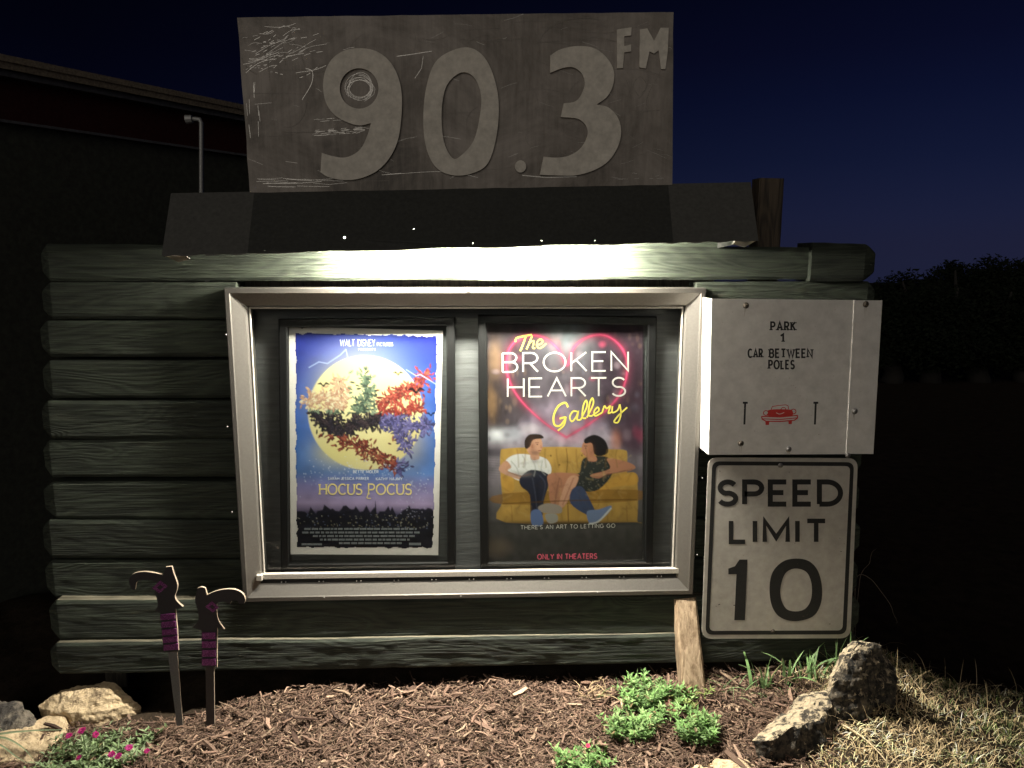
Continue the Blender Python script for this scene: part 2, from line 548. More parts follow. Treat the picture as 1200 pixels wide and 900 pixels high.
# stroke alphabet, cap height 1, y up
def _arc(cx, cy, rx, ry, a0, a1, n=10):
    return [(cx + rx * math.cos(math.radians(a0 + (a1 - a0) * i / n)), cy + ry * math.sin(math.radians(a0 + (a1 - a0) * i / n))) for i in range(n + 1)]
GL = {
 'A': (.80, [[(0, 0), (.4, 1), (.8, 0)], [(.14, .33), (.66, .33)]]),
 'B': (.62, [[(0, 0), (0, 1)], [(0, 1), (.3, 1)] + _arc(.34, .76, .24, .24, 90, -90) + [(0, .52)], [(.3, .52)] + _arc(.36, .26, .26, .26, 90, -90) + [(0, 0)]]),
 'C': (.78, [_arc(.42, .5, .42, .5, 45, 315, 20)]),
 'D': (.74, [[(0, 0), (0, 1), (.28, 1)] + _arc(.28, .5, .46, .5, 90, -90, 16) + [(0, 0)]]),
 'E': (.56, [[(.56, 1), (0, 1), (0, 0), (.56, 0)], [(0, .52), (.46, .52)]]),
 'F': (.54, [[(.54, 1), (0, 1), (0, 0)], [(0, .52), (.44, .52)]]),
 'G': (.84, [_arc(.42, .5, .42, .5, 45, 340, 20) + [(.84, .46), (.5, .46)]]),
 'H': (.70, [[(0, 0), (0, 1)], [(.7, 0), (.7, 1)], [(0, .52), (.7, .52)]]),
 'I': (.0, [[(0, 0), (0, 1)]]),
 'J': (.48, [[(.48, 1), (.48, .26)] + _arc(.24, .26, .24, .26, 0, -180)]),
 'K': (.64, [[(0, 0), (0, 1)], [(.62, 1), (0, .42)], [(.2, .6), (.64, 0)]]),
 'L': (.52, [[(0, 1), (0, 0), (.52, 0)]]),
 'M': (.84, [[(0, 0), (0, 1), (.42, .2), (.84, 1), (.84, 0)]]),
 'N': (.70, [[(0, 0), (0, 1), (.7, 0), (.7, 1)]]),
 'O': (.92, [_arc(.46, .5, .46, .5, 90, 450, 28)]),
 'P': (.60, [[(0, 0), (0, 1), (.3, 1)] + _arc(.33, .73, .27, .27, 90, -90) + [(0, .46)]]),
 'R': (.62, [[(0, 0), (0, 1), (.3, 1)] + _arc(.33, .73, .27, .27, 90, -90) + [(0, .46)], [(.28, .46), (.62, 0)]]),
 'S': (.60, [_arc(.31, .74, .27, .26, 30, 255, 14) + _arc(.3, .25, .29, .25, 80, -155, 14)]),
 'T': (.66, [[(0, 1), (.66, 1)], [(.33, 1), (.33, 0)]]),
 'U': (.68, [[(0, 1), (0, .32)] + _arc(.34, .32, .34, .32, 180, 360) + [(.68, 1)]]),
 'V': (.78, [[(0, 1), (.39, 0), (.78, 1)]]),
 'W': (1.06, [[(0, 1), (.26, 0), (.53, .9), (.8, 0), (1.06, 1)]]),
 'Y': (.70, [[(0, 1), (.35, .5), (.7, 1)], [(.35, .5), (.35, 0)]]),
 '1': (.26, [[(0, .78), (.26, 1), (.26, 0)]]),
 "'": (.0, [[(0, 1), (0, .75)]]),
}
def letters(ink, txt, x0, x1, base, cap, w, gap=.26, slab=False, space=.85, slope=0.0, lean=0.0):
    """txt fitted between px x0..x1, baseline px, cap height px, stroke width px"""
    adv, tot = [], 0.0
    for i, c in enumerate(txt):
        wd = space if c == ' ' else GL[c][0]
        adv.append((c, tot)); tot += wd + (gap if i < len(txt) - 1 and c != ' ' and txt[i + 1] != ' ' else 0)
    sx = (x1 - x0) / tot
    for c, ox in adv:
        if c == ' ': continue
        for st in GL[c][1]:
            q = []
            for (gx, gy) in st:
                X = x0 + (ox + gx) * sx + lean * gy * cap
                q.append((X, base - gy * cap + slope * (X - x0)))
            closed = c == 'O'
            ink.stroke(q, w, closed=closed)
            if slab and not closed:
                for a, b, gp in ((q[0], q[1], st[0]), (q[-1], q[-2], st[-1])):
                    if (gp[1] < .01 or gp[1] > .99) and abs(a[1] - b[1]) > 0.7 * abs(a[0] - b[0]):
                        dy = w * 0.3 * (1 if gp[1] > .5 else -1)
                        ink.stroke([(a[0] - w * .95, a[1] + dy), (a[0] + w * .95, a[1] + dy)], w * .55)

_screw_me = {}
def screw(parent, x, y, Y, r=0.011, mat='screw'):
    """washer-head screw on a plane y = Y"""
    key = (mat, r)
    if key not in _screw_me:
        V, Fc = [], []
        prof = [(r, 0.0), (r, 0.002), (r * .55, 0.0035), (r * .5, 0.006), (0.25 * r, 0.0065), (0.2 * r, 0.004)]
        k = 14
        for (rr, h) in prof:
            for i in range(k):
                a = 2 * math.pi * i / k
                V.append((rr * math.cos(a), -h, rr * math.sin(a)))
        for j in range(len(prof) - 1):
            for i in range(k):
                Fc.append((j * k + i, j * k + (i + 1) % k, (j + 1) * k + (i + 1) % k, (j + 1) * k + i))
        Fc.append(tuple(range((len(prof) - 1) * k, len(prof) * k)))
        me = mesh_from(V, Fc); me.materials.append(M[mat]); _screw_me[key] = me
    o = bpy.data.objects.new("screw", _screw_me[key])
    COL.objects.link(o)
    o.parent = parent
    p = at(x, y, Y - 0.0005)
    o.location = p - Vector(parent.location) if parent.type == 'EMPTY' else p
    return o

def tube_mesh(pts, radii, k=8, cap=True):
    V, Fc = [], []
    P = [Vector(p) for p in pts]
    for i, p in enumerate(P):
        t = (P[min(i + 1, len(P) - 1)] - P[max(i - 1, 0)]).normalized()
        u = t.orthogonal().normalized() if i == 0 else (u - t * u.dot(t)).normalized()
        v = t.cross(u)
        r = radii[i] if isinstance(radii, (list, tuple)) else radii
        for j in range(k):
            a = 2 * math.pi * j / k
            V.append(p + u * r * math.cos(a) + v * r * math.sin(a))
    for i in range(len(P) - 1):
        for j in range(k):
            Fc.append((i * k + j, i * k + (j + 1) % k, (i + 1) * k + (j + 1) % k, (i + 1) * k + j))
    if cap:
        Fc.append(tuple(range(k))[::-1]); Fc.append(tuple(range((len(P) - 1) * k, len(P) * k)))
    return V, Fc

# ------------------------------------------------------------------ terrain
def sstep(a, b, x):
    t = np.clip((x - a) / (b - a), 0, 1)
    return t * t * (3 - 2 * t)

def height(x, y):
    x = np.asarray(x, float); y = np.asarray(y, float)
    z = -0.07 * np.clip(3.0 - y, -0.3, 3.0)
    z = z - 0.10 * sstep(-0.7, -1.7, x) + 0.02 * sstep(0.2, 0.9, x)
    z = z + 0.10 * sstep(1.0, 1.7, x)
    edge = 3.10 - 0.25 * (x - 1.7)
    z = z - 1.1 * sstep(0, 1.3, y - edge) * sstep(1.25, 1.6, x)
    z = z - 1.1 * sstep(4.0, 7.0, y) * (1 - sstep(1.25, 1.6, x))
    near = (1 - sstep(4.0, 8.0, np.hypot(x, y - 2)))
    z = z + near * (0.012 * np.sin(7.1 * x + 1.3) * np.cos(6.3 * y) + 0.008 * np.sin(15.7 * x + 2.0 * y) * np.sin(13.1 * y + 1.0)
                    + 0.006 * np.sin(33 * x + 3 + 4 * y) * np.sin(29 * y + 5 * x) + 0.005 * np.sin(71 * x + 9 * y) * np.sin(63 * y - 8 * x))
    z = z - 0.22 * sstep(1.45, 2.35, x) - 0.045 * np.clip(y - 7, 0, 400) * sstep(-2, 3, x)
    return z

def hz(x, y): return float(height(x, y))

def on_ground(px, py):
    d = ray(px, py)
    t = 1.0
    for _ in range(400):
        p = CAM + d * t
        dz = p.z - hz(p.x, p.y)
        if dz < 0.0005: break
        t += max(0.001, dz * 0.6)
    return CAM + d * t

def axis_lines(lo, hi, c0, c1, step):
    a = list(np.arange(c0, c1 + 1e-6, step))
    s, p = step, c0
    left = []
    while p > lo:
        s *= 1.35; p -= s; left.append(p)
    s, p = step, c1
    right = []
    while p < hi:
        s *= 1.35; p += s; right.append(p)
    return np.array(left[::-1] + a + right)
gx = axis_lines(-400, 400, -3.0, 3.4, 0.04)
gy = axis_lines(-60, 600, 1.2, 4.6, 0.04)
XX, YY = np.meshgrid(gx, gy)
ZZ = height(XX, YY)
nx, ny = len(gx), len(gy)
gv = np.stack([XX, YY, ZZ], -1).reshape(-1, 3)
gf = [(j * nx + i, j * nx + i + 1, (j + 1) * nx + i + 1, (j + 1) * nx + i) for j in range(ny - 1) for i in range(nx - 1)]
g_o = part("ground", gv.tolist(), gf, M['ground'], smooth=True)
g_o["kind"] = "structure"
g_o["label"] = "dark soil ground under the mulch bed and beyond"

# ------------------------------------------------------------------ far building (left)
def cam_pt(px, depth):
    d = ray(px, 450); d2 = Vector((d.x, d.y, 0))
    fwd = Vector((math.sin(math.radians(YAW)), math.cos(math.radians(YAW)), 0))
    return Vector((0, 0, 0)) + d2 * (depth / d2.dot(fwd))
BA, BB = cam_pt(0, 4.1), cam_pt(290, 5.5)
bdir = (BB - BA).normalized()
bnor = Vector((bdir.y, -bdir.x, 0))              # faces the camera side
if bnor.dot(CAM - BA) < 0: bnor = -bnor
def bpt(px, py, out=0.0):
    return at_plane(px, py, BA + bnor * out, bnor)
bld = thing("building", "low dark green building with red band under its eaves behind the timber wall", "building", (BA.x, BA.y, hz(BA.x, BA.y)))
def slab(name, line_top, line_bot, out, thick, mat, parent, x0=-420, x1=560):
    """horizontal strip on the facade; height from a photo pixel, straight along the wall"""
    zt = [bpt(*line_top[0], out).z, bpt(*line_top[1], out).z]
    zt = sum(zt) / 2
    zb = line_bot if isinstance(line_bot, (int, float)) else sum(bpt(*q, out).z for q in line_bot) / 2
    def along(px):
        return bpt(px, 300, out)
    a, b = along(max(x0, -250)), along(x1)
    a = a - bdir * 2.0
    V = []
    for p in (a, b):
        for z in (zb, zt):
            V.append(Vector((p.x, p.y, z))); V.append(Vector((p.x, p.y, z)) - bnor * thick)
    # a:0 low front,1 low back,2 top front,3 top back ; b:4..7
    Fc = [(0, 4, 6, 2), (1, 3, 7, 5), (2, 6, 7, 3), (0, 1, 5, 4), (0, 2, 3, 1), (4, 5, 7, 6)]
    o = part(name, V, Fc, mat, parent)
    fix_normals(o.data)
    return o, zt, zb
_, z1, _ = slab("wall", ((20, 147), (280, 179)), -2.2, 0.0, 0.25, M['bwall'], bld)
_, z2, _ = slab("red_band", ((20, 99), (280, 141)), z1 + 0.002, 0.03, 0.25, M['redband'], bld)
fa, z3, _ = slab("fascia_board", ((20, 80), (230, 117)), z2 + 0.002, 0.10, 0.06, M['fascia'], bld)
slab("trim_strip", ((20, 145), (280, 177)), z1 - 0.012, 0.045, 0.06, M['fascia'], bld)
_, z4, _ = slab("roof_edge", ((20, 68), (230, 110)), z3 + 0.002, 0.14, 0.16, M['shingle'], bld)
# roof sheet rising away from the eave
a = bpt(-250, 300, 0.13) - bdir * 2.0; b = bpt(560, 300, 0.13)
V = [Vector((a.x, a.y, z4 - .02)), Vector((b.x, b.y, z4 - .02)),
     Vector((b.x, b.y, z4 + .45)) - bnor * 3.5, Vector((a.x, a.y, z4 + .45)) - bnor * 3.5]
V += [v - Vector((0, 0, .05)) for v in V]
part("roof", V, [(0, 1, 2, 3), (7, 6, 5, 4), (0, 4, 5, 1), (1, 5, 6, 2), (2, 6, 7, 3), (3, 7, 4, 0)], M['shingle'], bld)
# side wall and back of the building, so that it is a volume
b2 = bpt(560, 300, 0.0)
V = []
for p in (b2 - bdir * .25 - bnor * .26, b2 - bdir * .25 - bnor * 3.4, b2 - bnor * 3.4, b2 - bnor * .26):
    V += [Vector((p.x, p.y, -2.2)), Vector((p.x, p.y, z4 - .06))]
o = part("side_wall", V, [(0, 2, 3, 1), (2, 4, 5, 3), (4, 6, 7, 5), (6, 0, 1, 7), (1, 3, 5, 7), (0, 6, 4, 2)], M['bwall'], bld)
fix_normals(o.data)

# pale conduit with a bent head in front of the building
Yp = 3.9
pts = [Vector((at(236, 226, Yp).x, Yp, hz(at(236, 226, Yp).x, Yp) - 0.05)), at(236, 226, Yp), at(236, 160, Yp), at(236, 144, Yp), at(234, 140, Yp), at(229, 139.5, Yp), at(221, 139.5, Yp)]
pts[0].x = pts[1].x
cond = thing("conduit_pipe", "thin pale pipe with a bent top standing behind the hood", "pipe", (pts[0].x, pts[0].y, pts[0].z))
V, Fc = tube_mesh(pts, 0.011, 10)
part("pipe", V, Fc, M['pole'], cond, True)
V, Fc = tube_mesh([at(225.5, 139.5, Yp), at(218, 140, Yp)], [0.019, 0.022], 10)
part("pipe_head", V, Fc, M['pole'], cond)

# ------------------------------------------------------------------ far trees (right)
def tree(label, x, y, base, H, R, seed):
    r = random.Random(seed)
    root = thing("tree", label, "tree", (x, y, base), "far trees on the right")
    trunk = [Vector((x + .1 * i * math.sin(seed + i), y, base + H * .5 * i / 5)) for i in range(6)]
    V, Fc = tube_mesh(trunk, [.35 - .04 * i for i in range(6)], 8)
    for k in range(7):
        a = r.uniform(0, 6.28); s = trunk[r.randint(2, 5)]
        e = s + Vector((math.cos(a) * R * .6, math.sin(a) * R * .6, r.uniform(.2, .45) * H))
        v2, f2 = tube_mesh([s, (s + e) / 2 + Vector((0, 0, -.3)), e], [.16, .1, .03], 6)
        b = len(V); V += v2; Fc += [tuple(i + b for i in f) for f in f2]
    part("trunk", V, Fc, M['bark'], root, True)
    V, Fc = [], []
    clumps = []
    for k in range(64):
        while True:
            p = Vector((r.uniform(-1, 1), r.uniform(-1, 1), r.uniform(-1, 1)))
            if p.length < 1: break
        p *= 0.35 + 0.65 * (p.length ** .3)
        clumps.append((Vector((x + p.x * R, y + p.y * R, base + H * .55 + p.z * H * .34)), r.uniform(.55, 1.15)))
    for c, s in clumps:
        for k in range(380):
            d = Vector((r.gauss(0, 1), r.gauss(0, 1), r.gauss(0, 1))).normalized() * (r.random() ** .45) * .75 * s
            d.z *= .8
            p = c + d
            u = Vector((r.uniform(-1, 1), r.uniform(-1, 1), r.uniform(-1, 1))).normalized()
            v = u.orthogonal().normalized()
            sz = r.uniform(.04, .075)
            b = len(V)
            V += [p - u * sz * 1.3, p + v * sz * .6, p + u * sz * 1.3, p - v * sz * .6]
            Fc.append((b, b + 1, b + 2, b + 3))
    o = part("crown", V, Fc, M['tree'], root)
    o["kind"] = "stuff"
DT = 26.0
for (px, top, R, s, lab) in ((1066, 312, 1.5, 3, "low rounded dark tree nearest the timber wall on the skyline"),
                             (1128, 286, 2.1, 5, "tallest dark tree in the middle of the skyline at right"),
                             (1205, 284, 2.3, 9, "dark tree cut by the right edge of the picture")):
    p = at(px, top, DT)
    b = hz(p.x, DT) - .05
    tree(lab, p.x, DT, b, (p.z - b) * 1.0, R, s)
for i, (px, top) in enumerate(((1052, 345), (1100, 330), (1160, 325), (1215, 330))):
    p = at(px, top, 22.0)
    b = hz(p.x, 22.0) - .05
    tree(["small dark bush tree low beside the timber wall end", "low dark tree in front of the tallest skyline tree",
          "low dark tree between the two big skyline trees", "low dark tree at the right picture edge"][i], p.x, 22.0, b, p.z - b, 1.5, 20 + i)

# ------------------------------------------------------------------ timber wall
wall = thing("timber_wall", "dark green wall of stacked horizontal timbers with chamfered ends", "wall", (0, W + .06, hz(0, W)))
def log(px0, px1, yt0, yt1, yb0, yb1, Y=W, thick=.12, seed=0, chl=True, chr_=True, mat=None, name="timber", n=70, Y1=None, lit_worn_top=False):
    """timber from px0 to px1; its top edge runs px yt0..yt1, bottom yb0..yb1; ends chamfered"""
    r = random.Random(seed)
    Y1 = Y if Y1 is None else Y1
    A, B = at(px0, (yt0 + yb0) / 2, Y), at(px1, (yt1 + yb1) / 2, Y)
    zt0, zt1 = at(px0, yt0, Y).z, at(px1, yt1, Y).z
    zb0, zb1 = at(px0, yb0, Y).z, at(px1, yb1, Y).z
    L = B.x - A.x
    xs = [A.x + L * i / n for i in range(n + 1)]
    cl, cr = r.uniform(.03, .05), r.uniform(.03, .05)
    if chl: xs = sorted(xs + [A.x + cl * f for f in (.25, .5, .75, 1)])
    if chr_: xs = sorted(xs + [B.x - cr * f for f in (.25, .5, .75, 1)])
    V, Fc = [], []
    ph = r.uniform(0, 50)
    prof = 13
    for x in xs:
        t = (x - A.x) / L
        zt, zb = zt0 + (zt1 - zt0) * t, zb0 + (zb1 - zb0) * t
        zt += .004 * mnoise.noise(Vector((x * 2.3 + ph, 0, 1))) + .0015 * mnoise.noise(Vector((x * 19 + ph, 0, 1)))
        zb += .004 * mnoise.noise(Vector((x * 2.3 + ph, 7, 1))) + .0015 * mnoise.noise(Vector((x * 19 + ph, 7, 1)))
        h = zt - zb
        c = 0.0
        if chl and x - A.x < cl: c = max(c, 1 - (x - A.x) / cl)
        if chr_ and B.x - x < cr: c = max(c, 1 - (B.x - x) / cr)
        c = c ** 1.25
        zt -= c * h * .22; zb += c * h * .22
        yf = Y + (Y1 - Y) * t + c * .012
        rr = .007
        ring = []
        # front face from top to bottom with rounded arrises, then the back
        for q in range(prof):
            f = q / (prof - 1)
            z = zt + (zb - zt) * f
            e = min(f, 1 - f) * (zt - zb)
            inset = 0 if e > rr else rr - math.sqrt(max(0, rr * rr - (rr - e) ** 2))
            yy = yf + inset + .0022 * mnoise.noise(Vector((x * 5 + ph, z * 30, 3))) + .0012 * mnoise.noise(Vector((x * 16, z * 90 + ph, 9)))
            ring.append(Vector((x, yy, z)))
        ring.append(Vector((x, yf + thick, zb))); ring.append(Vector((x, yf + thick, zt)))
        V += ring
    k = prof + 2
    for i in range(len(xs) - 1):
        for j in range(k):
            Fc.append((i * k + j, i * k + (j + 1) % k, (i + 1) * k + (j + 1) % k, (i + 1) * k + j))
    Fc.append(tuple(range(k))[::-1]); Fc.append(tuple(range((len(xs) - 1) * k, len(xs) * k)))
    mats = None
    if lit_worn_top:
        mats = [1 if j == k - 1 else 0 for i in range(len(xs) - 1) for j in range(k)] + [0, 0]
    o = part(name, V, Fc, [mat or M['log'], M['log_lit_worn']] if lit_worn_top else (mat or M['log']), wall, False, mats=mats)
    fix_normals(o.data)
    return o
LOGS = [(47, 286, 329.5), (48, 331, 374), (46, 375.5, 418), (49, 423, 467), (48, 469.5, 514), (50, 516, 559.5), (50, 564.5, 608), (49, 610, 654.5), (52, 657, 701.5)]
# top timber runs the whole width
log(47, 949, 286, 289.5, 329.5, 327.5, W, seed=1, chr_=False, n=160)
log(951, 1027, 284, 285.5, 330, 328.5, W - .03, thick=.15, seed=2, chl=False, n=16, name="end_block")
log(48, 1023, 0, 0, 0, 0, seed=3) if False else None
for i, (x0, a, b) in enumerate(LOGS[1:]):
    yl = a; yb = b
    s = (0.0, 0.002, -.004, .003, -.002, .002, 0, .003)[i]
    log(x0, 277 + 2.2 * i, a, a + s * 240 + (-1 if i in (4, 7) else 0), b, b + s * 240, W + (.004 * ((i * 7) % 3 - 1)), seed=10 + i, chr_=False, n=44)
    log(816 - 2 * i, (1026, 1012, 1010, 1009, 1011, 1008, 1009, 1006)[i], a - .6, a - 1, b - 1.5, b - 2, W + (.004 * ((i * 5) % 3 - 1)), seed=30 + i, chl=False, n=36)
log(57, 1008, 704, 699, 751, 742, 3.012, thick=.16, seed=50, n=160, lit_worn_top=True)
log(58, 1006, 754.5, 742, 790.5, 776, 2.985, thick=.19, seed=51, n=160, Y1=3.0, lit_worn_top=True)
_a, _b = at(255, 322, W + .125), at(835, 372, W + .125)
link_mesh("rear_board", bevel_box((_a.x, W + .122, _b.z), (_b.x, W + .139, _a.z), .003), M['log_bare'], wall)
# uprights behind the timbers, which hold them together
for px in (110, 700, 960):
    p = at(px, 450, W + .19)
    me = bevel_box((p.x - .05, W + .14, hz(p.x, W + .2) - .1), (p.x + .05, W + .24, at(px, 300, W + .19).z), .005)
    link_mesh("upright", me, M['log_bare'], wall)

# standing post behind the hood
p0 = at(891.5, 208, 3.24); p1 = at(921, 208, 3.24)
post = thing("wooden_post", "square weathered post rising behind the right end of the hood", "post", ((p0.x + p1.x) / 2, 3.30, hz(p0.x, 3.3)))
bm = bmesh.new()
bmesh.ops.create_cube(bm, size=1.0)
for v in bm.verts:
    v.co = Vector(((p0.x + p1.x) / 2 + v.co.x * (p1.x - p0.x), 3.30 + v.co.y * .10, (p0.z + hz(p0.x, 3.3) - .1) / 2 + v.co.z * (p0.z - hz(p0.x, 3.3) + .1)))
bmesh.ops.subdivide_edges(bm, edges=[e for e in bm.edges if abs(e.verts[0].co.z - e.verts[1].co.z) > .5], cuts=30)
bmesh.ops.bevel(bm, geom=[e for e in bm.edges if abs(e.verts[0].co.x - e.verts[1].co.x) < .001 and abs(e.verts[0].co.y - e.verts[1].co.y) < .001], offset=.008, segments=1, affect='EDGES')
for v in bm.verts:
    v.co.x += .003 * mnoise.noise(v.co * 9); v.co.z += .006 * mnoise.noise(v.co * 23) if v.co.z > p0.z - .02 else 0
me = bpy.data.meshes.new("m"); bm.to_mesh(me); bm.free()
link_mesh("shaft", me, M['post'], post)
# steel cap ring near its top
V, Fc = [], []

# ------------------------------------------------------------------ hood and lamp
Y_HB, Y_HT = 2.62, 2.80
hTL, hTR, hBL, hBR = at(200, 226, Y_HT), at(880, 213, Y_HT), at(189, 299.5, Y_HB), at(889, 281.5, Y_HB)
hood = thing("lamp_hood", "dark sloping sheet hood with pinholes above the poster case", "hood", ((hBL.x + hBR.x) / 2, Y_HB, (hBL.z + hBR.z) / 2))
# front sheet: a plane through its four corners, pierced by nail holes
def hood_pt(u, v):
    return (hTL * (1 - u) + hTR * u) * (1 - v) + (hBL * (1 - u) + hBR * u) * v
def hood_uv(px, py):
    u, v = .5, .5
    d = ray(px, py)
    P, du, dv = hood_pt(.5, .5), hood_pt(1, .5) - hood_pt(0, .5), hood_pt(.5, 1) - hood_pt(.5, 0)
    N = du.cross(dv).normalized()
    q = CAM + d * ((P - CAM).dot(N) / d.dot(N))
    a, b = (q - P).dot(du) / du.length_squared, (q - P).dot(dv) / dv.length_squared
    return .5 + a, .5 + b
holes = []
for (px, py, r) in ((403.5, 276, .0036), (485, 267, .0026), (555, 285, .0030), (636.5, 283.5, .0030), (309, 289.5, .0022), (700, 284, .0028)):
    u, v = hood_uv(px, py)
    c = hood_pt(u, v)
    if v < .03 or v > .985: continue
    du = (hTR - hTL).normalized(); dv = (hBL - hTL).normalized()
    dv = (dv - du * dv.dot(du)).normalized()
    holes.append([c + du * r * math.cos(2 * math.pi * i / 8) + dv * r * math.sin(2 * math.pi * i / 8) for i in range(8)])
# three sheets side by side, the middle one darker, as wide as the sign above; slight sag along the lower edge
N = (hTR - hTL).cross(hBL - hTL).normalized()
if N.y < 0: N = -N
M['hood_in'] = m_plain("bouncing_hood_inside", (0.16, 0.155, 0.14), 0.6)  # inner face toned to spread the lamp's light
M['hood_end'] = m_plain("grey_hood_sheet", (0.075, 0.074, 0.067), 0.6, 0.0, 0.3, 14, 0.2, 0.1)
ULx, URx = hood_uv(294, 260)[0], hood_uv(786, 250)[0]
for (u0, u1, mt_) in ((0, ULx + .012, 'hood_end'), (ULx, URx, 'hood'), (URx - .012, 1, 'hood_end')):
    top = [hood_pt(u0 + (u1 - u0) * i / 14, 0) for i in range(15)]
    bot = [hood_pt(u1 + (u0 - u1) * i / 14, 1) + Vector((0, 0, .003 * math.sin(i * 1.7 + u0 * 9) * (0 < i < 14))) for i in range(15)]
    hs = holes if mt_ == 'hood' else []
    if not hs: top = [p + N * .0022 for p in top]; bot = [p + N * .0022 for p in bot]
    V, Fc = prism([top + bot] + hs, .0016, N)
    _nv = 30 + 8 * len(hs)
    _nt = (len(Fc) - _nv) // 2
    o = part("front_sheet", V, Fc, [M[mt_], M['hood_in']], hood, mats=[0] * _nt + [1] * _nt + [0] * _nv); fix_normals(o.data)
def sheet(name, pts, th, mat, parent, nrm=None):
    P = [Vector(p) for p in pts]
    n = (P[1] - P[0]).cross(P[2] - P[0]).normalized() if nrm is None else nrm
    V, Fc = prism([P], th, n)
    o = part(name, V, Fc, mat, parent); fix_normals(o.data)
    return o
zb = hTL.z
sheet("top_sheet", [hTL + Vector((0, .003, -.003)), hTR + Vector((0, .003, -.003)), Vector((hTR.x, W + .10, hTR.z + .02)), Vector((hTL.x, W + .10, hTL.z + .02))], .002, M['hood'], hood)
sheet("back_board", [Vector((hTL.x + .02, W + .012, hTL.z + .012)), Vector((hTR.x - .006, W + .013, hTR.z + .012)), Vector((hTR.x - .006, W + .013, at(880, 290, W).z)), Vector((hTL.x + .02, W + .012, at(200, 284, W).z))], .02, M['log'], hood, Vector((0, 1, 0)))
for (t, b, s) in ((hTL, hBL, 1), (hTR, hBR, -1)):
    e = Vector((.004 * s, 0, 0))
    wz = at(600, 292, W).z
    sheet("end_sheet", [t + e + Vector((0, .004, -.006)), b + e + Vector((0, .005, .002)), Vector((b.x + e.x, W + .012, at(880 if s < 0 else 200, 291 if s < 0 else 287, W).z)), Vector((t.x + e.x, W + .012, t.z - .01))], .0016, M['hood'], hood, Vector((s, 0, 0)))
    # folded flange under the end, which catches the lamp light
    f0 = b + Vector((.006 * s, .004, -.001)); 
    sheet("flange", [f0, f0 + Vector((.075 * s, 0, .001)), f0 + Vector((.070 * s, .05, -.012)), f0 + Vector((0, .12, -.022))], .0016, M['rail'], hood, Vector((0, 0, 1)))

# fluorescent lamp under the hood
YT = 2.89
ta, tb = at(399, 275, YT), at(728, 275, YT)
tb.z = ta.z
lamp = thing("fluorescent_lamp", "lit fluorescent tube hidden under the dark hood", "lamp", ((ta.x + tb.x) / 2, YT, ta.z))
em = NT("lit_tube")
em.b.inputs["Base Color"].default_value = (.8, .8, .8, 1)
em.b.inputs["Emission Color"].default_value = (1.0, 0.94, 0.82, 1)
em.b.inputs["Emission Strength"].default_value = TUBE_STRENGTH
V, Fc = tube_mesh([ta, tb], 0.015, 10)
part("tube", V, Fc, em.m, lamp)
for p, s in ((ta, -1), (tb, 1)):
    V, Fc = tube_mesh([p + Vector((.001 * s, 0, 0)), p + Vector((.02 * s, 0, 0))], .016, 10)
    part("end_cap", V, Fc, M['rail'], lamp)
    me = bevel_box((p.x + .022 * s - .008, YT - .018, p.z - .016), (p.x + .022 * s + .008, YT + .018, p.z + .05), .002)
    link_mesh("lamp_holder", me, M['paper'], lamp)
me = bevel_box((ta.x - .04, YT + .004, ta.z + .051), (tb.x + .04, YT + .075, ta.z + .095), .003)
link_mesh("housing", me, M['rail'], lamp)
for x in (ta.x + .15, tb.x - .15):
    me = bevel_box((x - .015, YT + .03, ta.z + .0955), (x + .015, YT + .06, hTL.z + .01), .002)
    link_mesh("hanger", me, M['rail'], lamp)

# ------------------------------------------------------------------ 90.3 sign
YS = 2.795
quad = [(278, 20.5), (789, 14), (788, 216.5), (293, 226)]
def edge_pts(a, b, n, amp, seed):
    r = random.Random(seed)
    return [(a[0] + (b[0] - a[0]) * i / n + r.uniform(-amp, amp), a[1] + (b[1] - a[1]) * i / n + r.uniform(-amp, amp)) for i in range(n)]
outl = edge_pts(quad[0], quad[1], 24, .35, 1) + edge_pts(quad[1], quad[2], 8, .3, 2) + edge_pts(quad[2], quad[3], 24, .4, 3) + edge_pts(quad[3], quad[0], 10, .6, 4)
c = at(540, 218, YS)
fm = thing("frequency_sign", "scratched brown sheet sign with cream numerals 90.3 FM standing above the hood", "sign", (c.x, c.y, c.z))
V, Fc = prism([[at(x, y, YS) for x, y in outl]], .004)
o = part("sheet", V, Fc, M['board'], fm); fix_normals(o.data)
Z = lambda ox, oy, s: (lambda pts: [((ox + p[0] / s), (oy + p[1] / s), *p[2:]) for p in pts])
za, zb_, zc = Z(270, 10, 4.092), Z(260, 0, 2.0), Z(530, 10, 4.092)
nine = za([(620, 190), (700, 205), (765, 255), (805, 330), (822, 420), (818, 540), (800, 640), (760, 720), (700, 780), (620, 815), (540, 822), (470, 808), (432, 785, 1), (438, 692, 1), (480, 705), (540, 715), (590, 700), (630, 665), (658, 605), (674, 549, 1), (620, 560), (560, 545), (500, 510), (460, 455), (445, 385), (452, 310), (485, 245), (545, 202)])
nine_h = za([(617 + 93 * math.cos(a), 383 + 97 * math.sin(a)) for a in np.linspace(0, 2 * math.pi, 12, endpoint=False)])
zero = zb_([(560, 112), (600, 120), (630, 160), (648, 230), (645, 310), (625, 380), (590, 405), (545, 411), (505, 395), (480, 350), (472, 280), (480, 200), (505, 140)])
zero_h = zb_([(560, 170), (590, 180), (607, 220), (605, 270), (590, 330), (560, 365), (540, 370), (520, 330), (515, 260), (527, 200)])
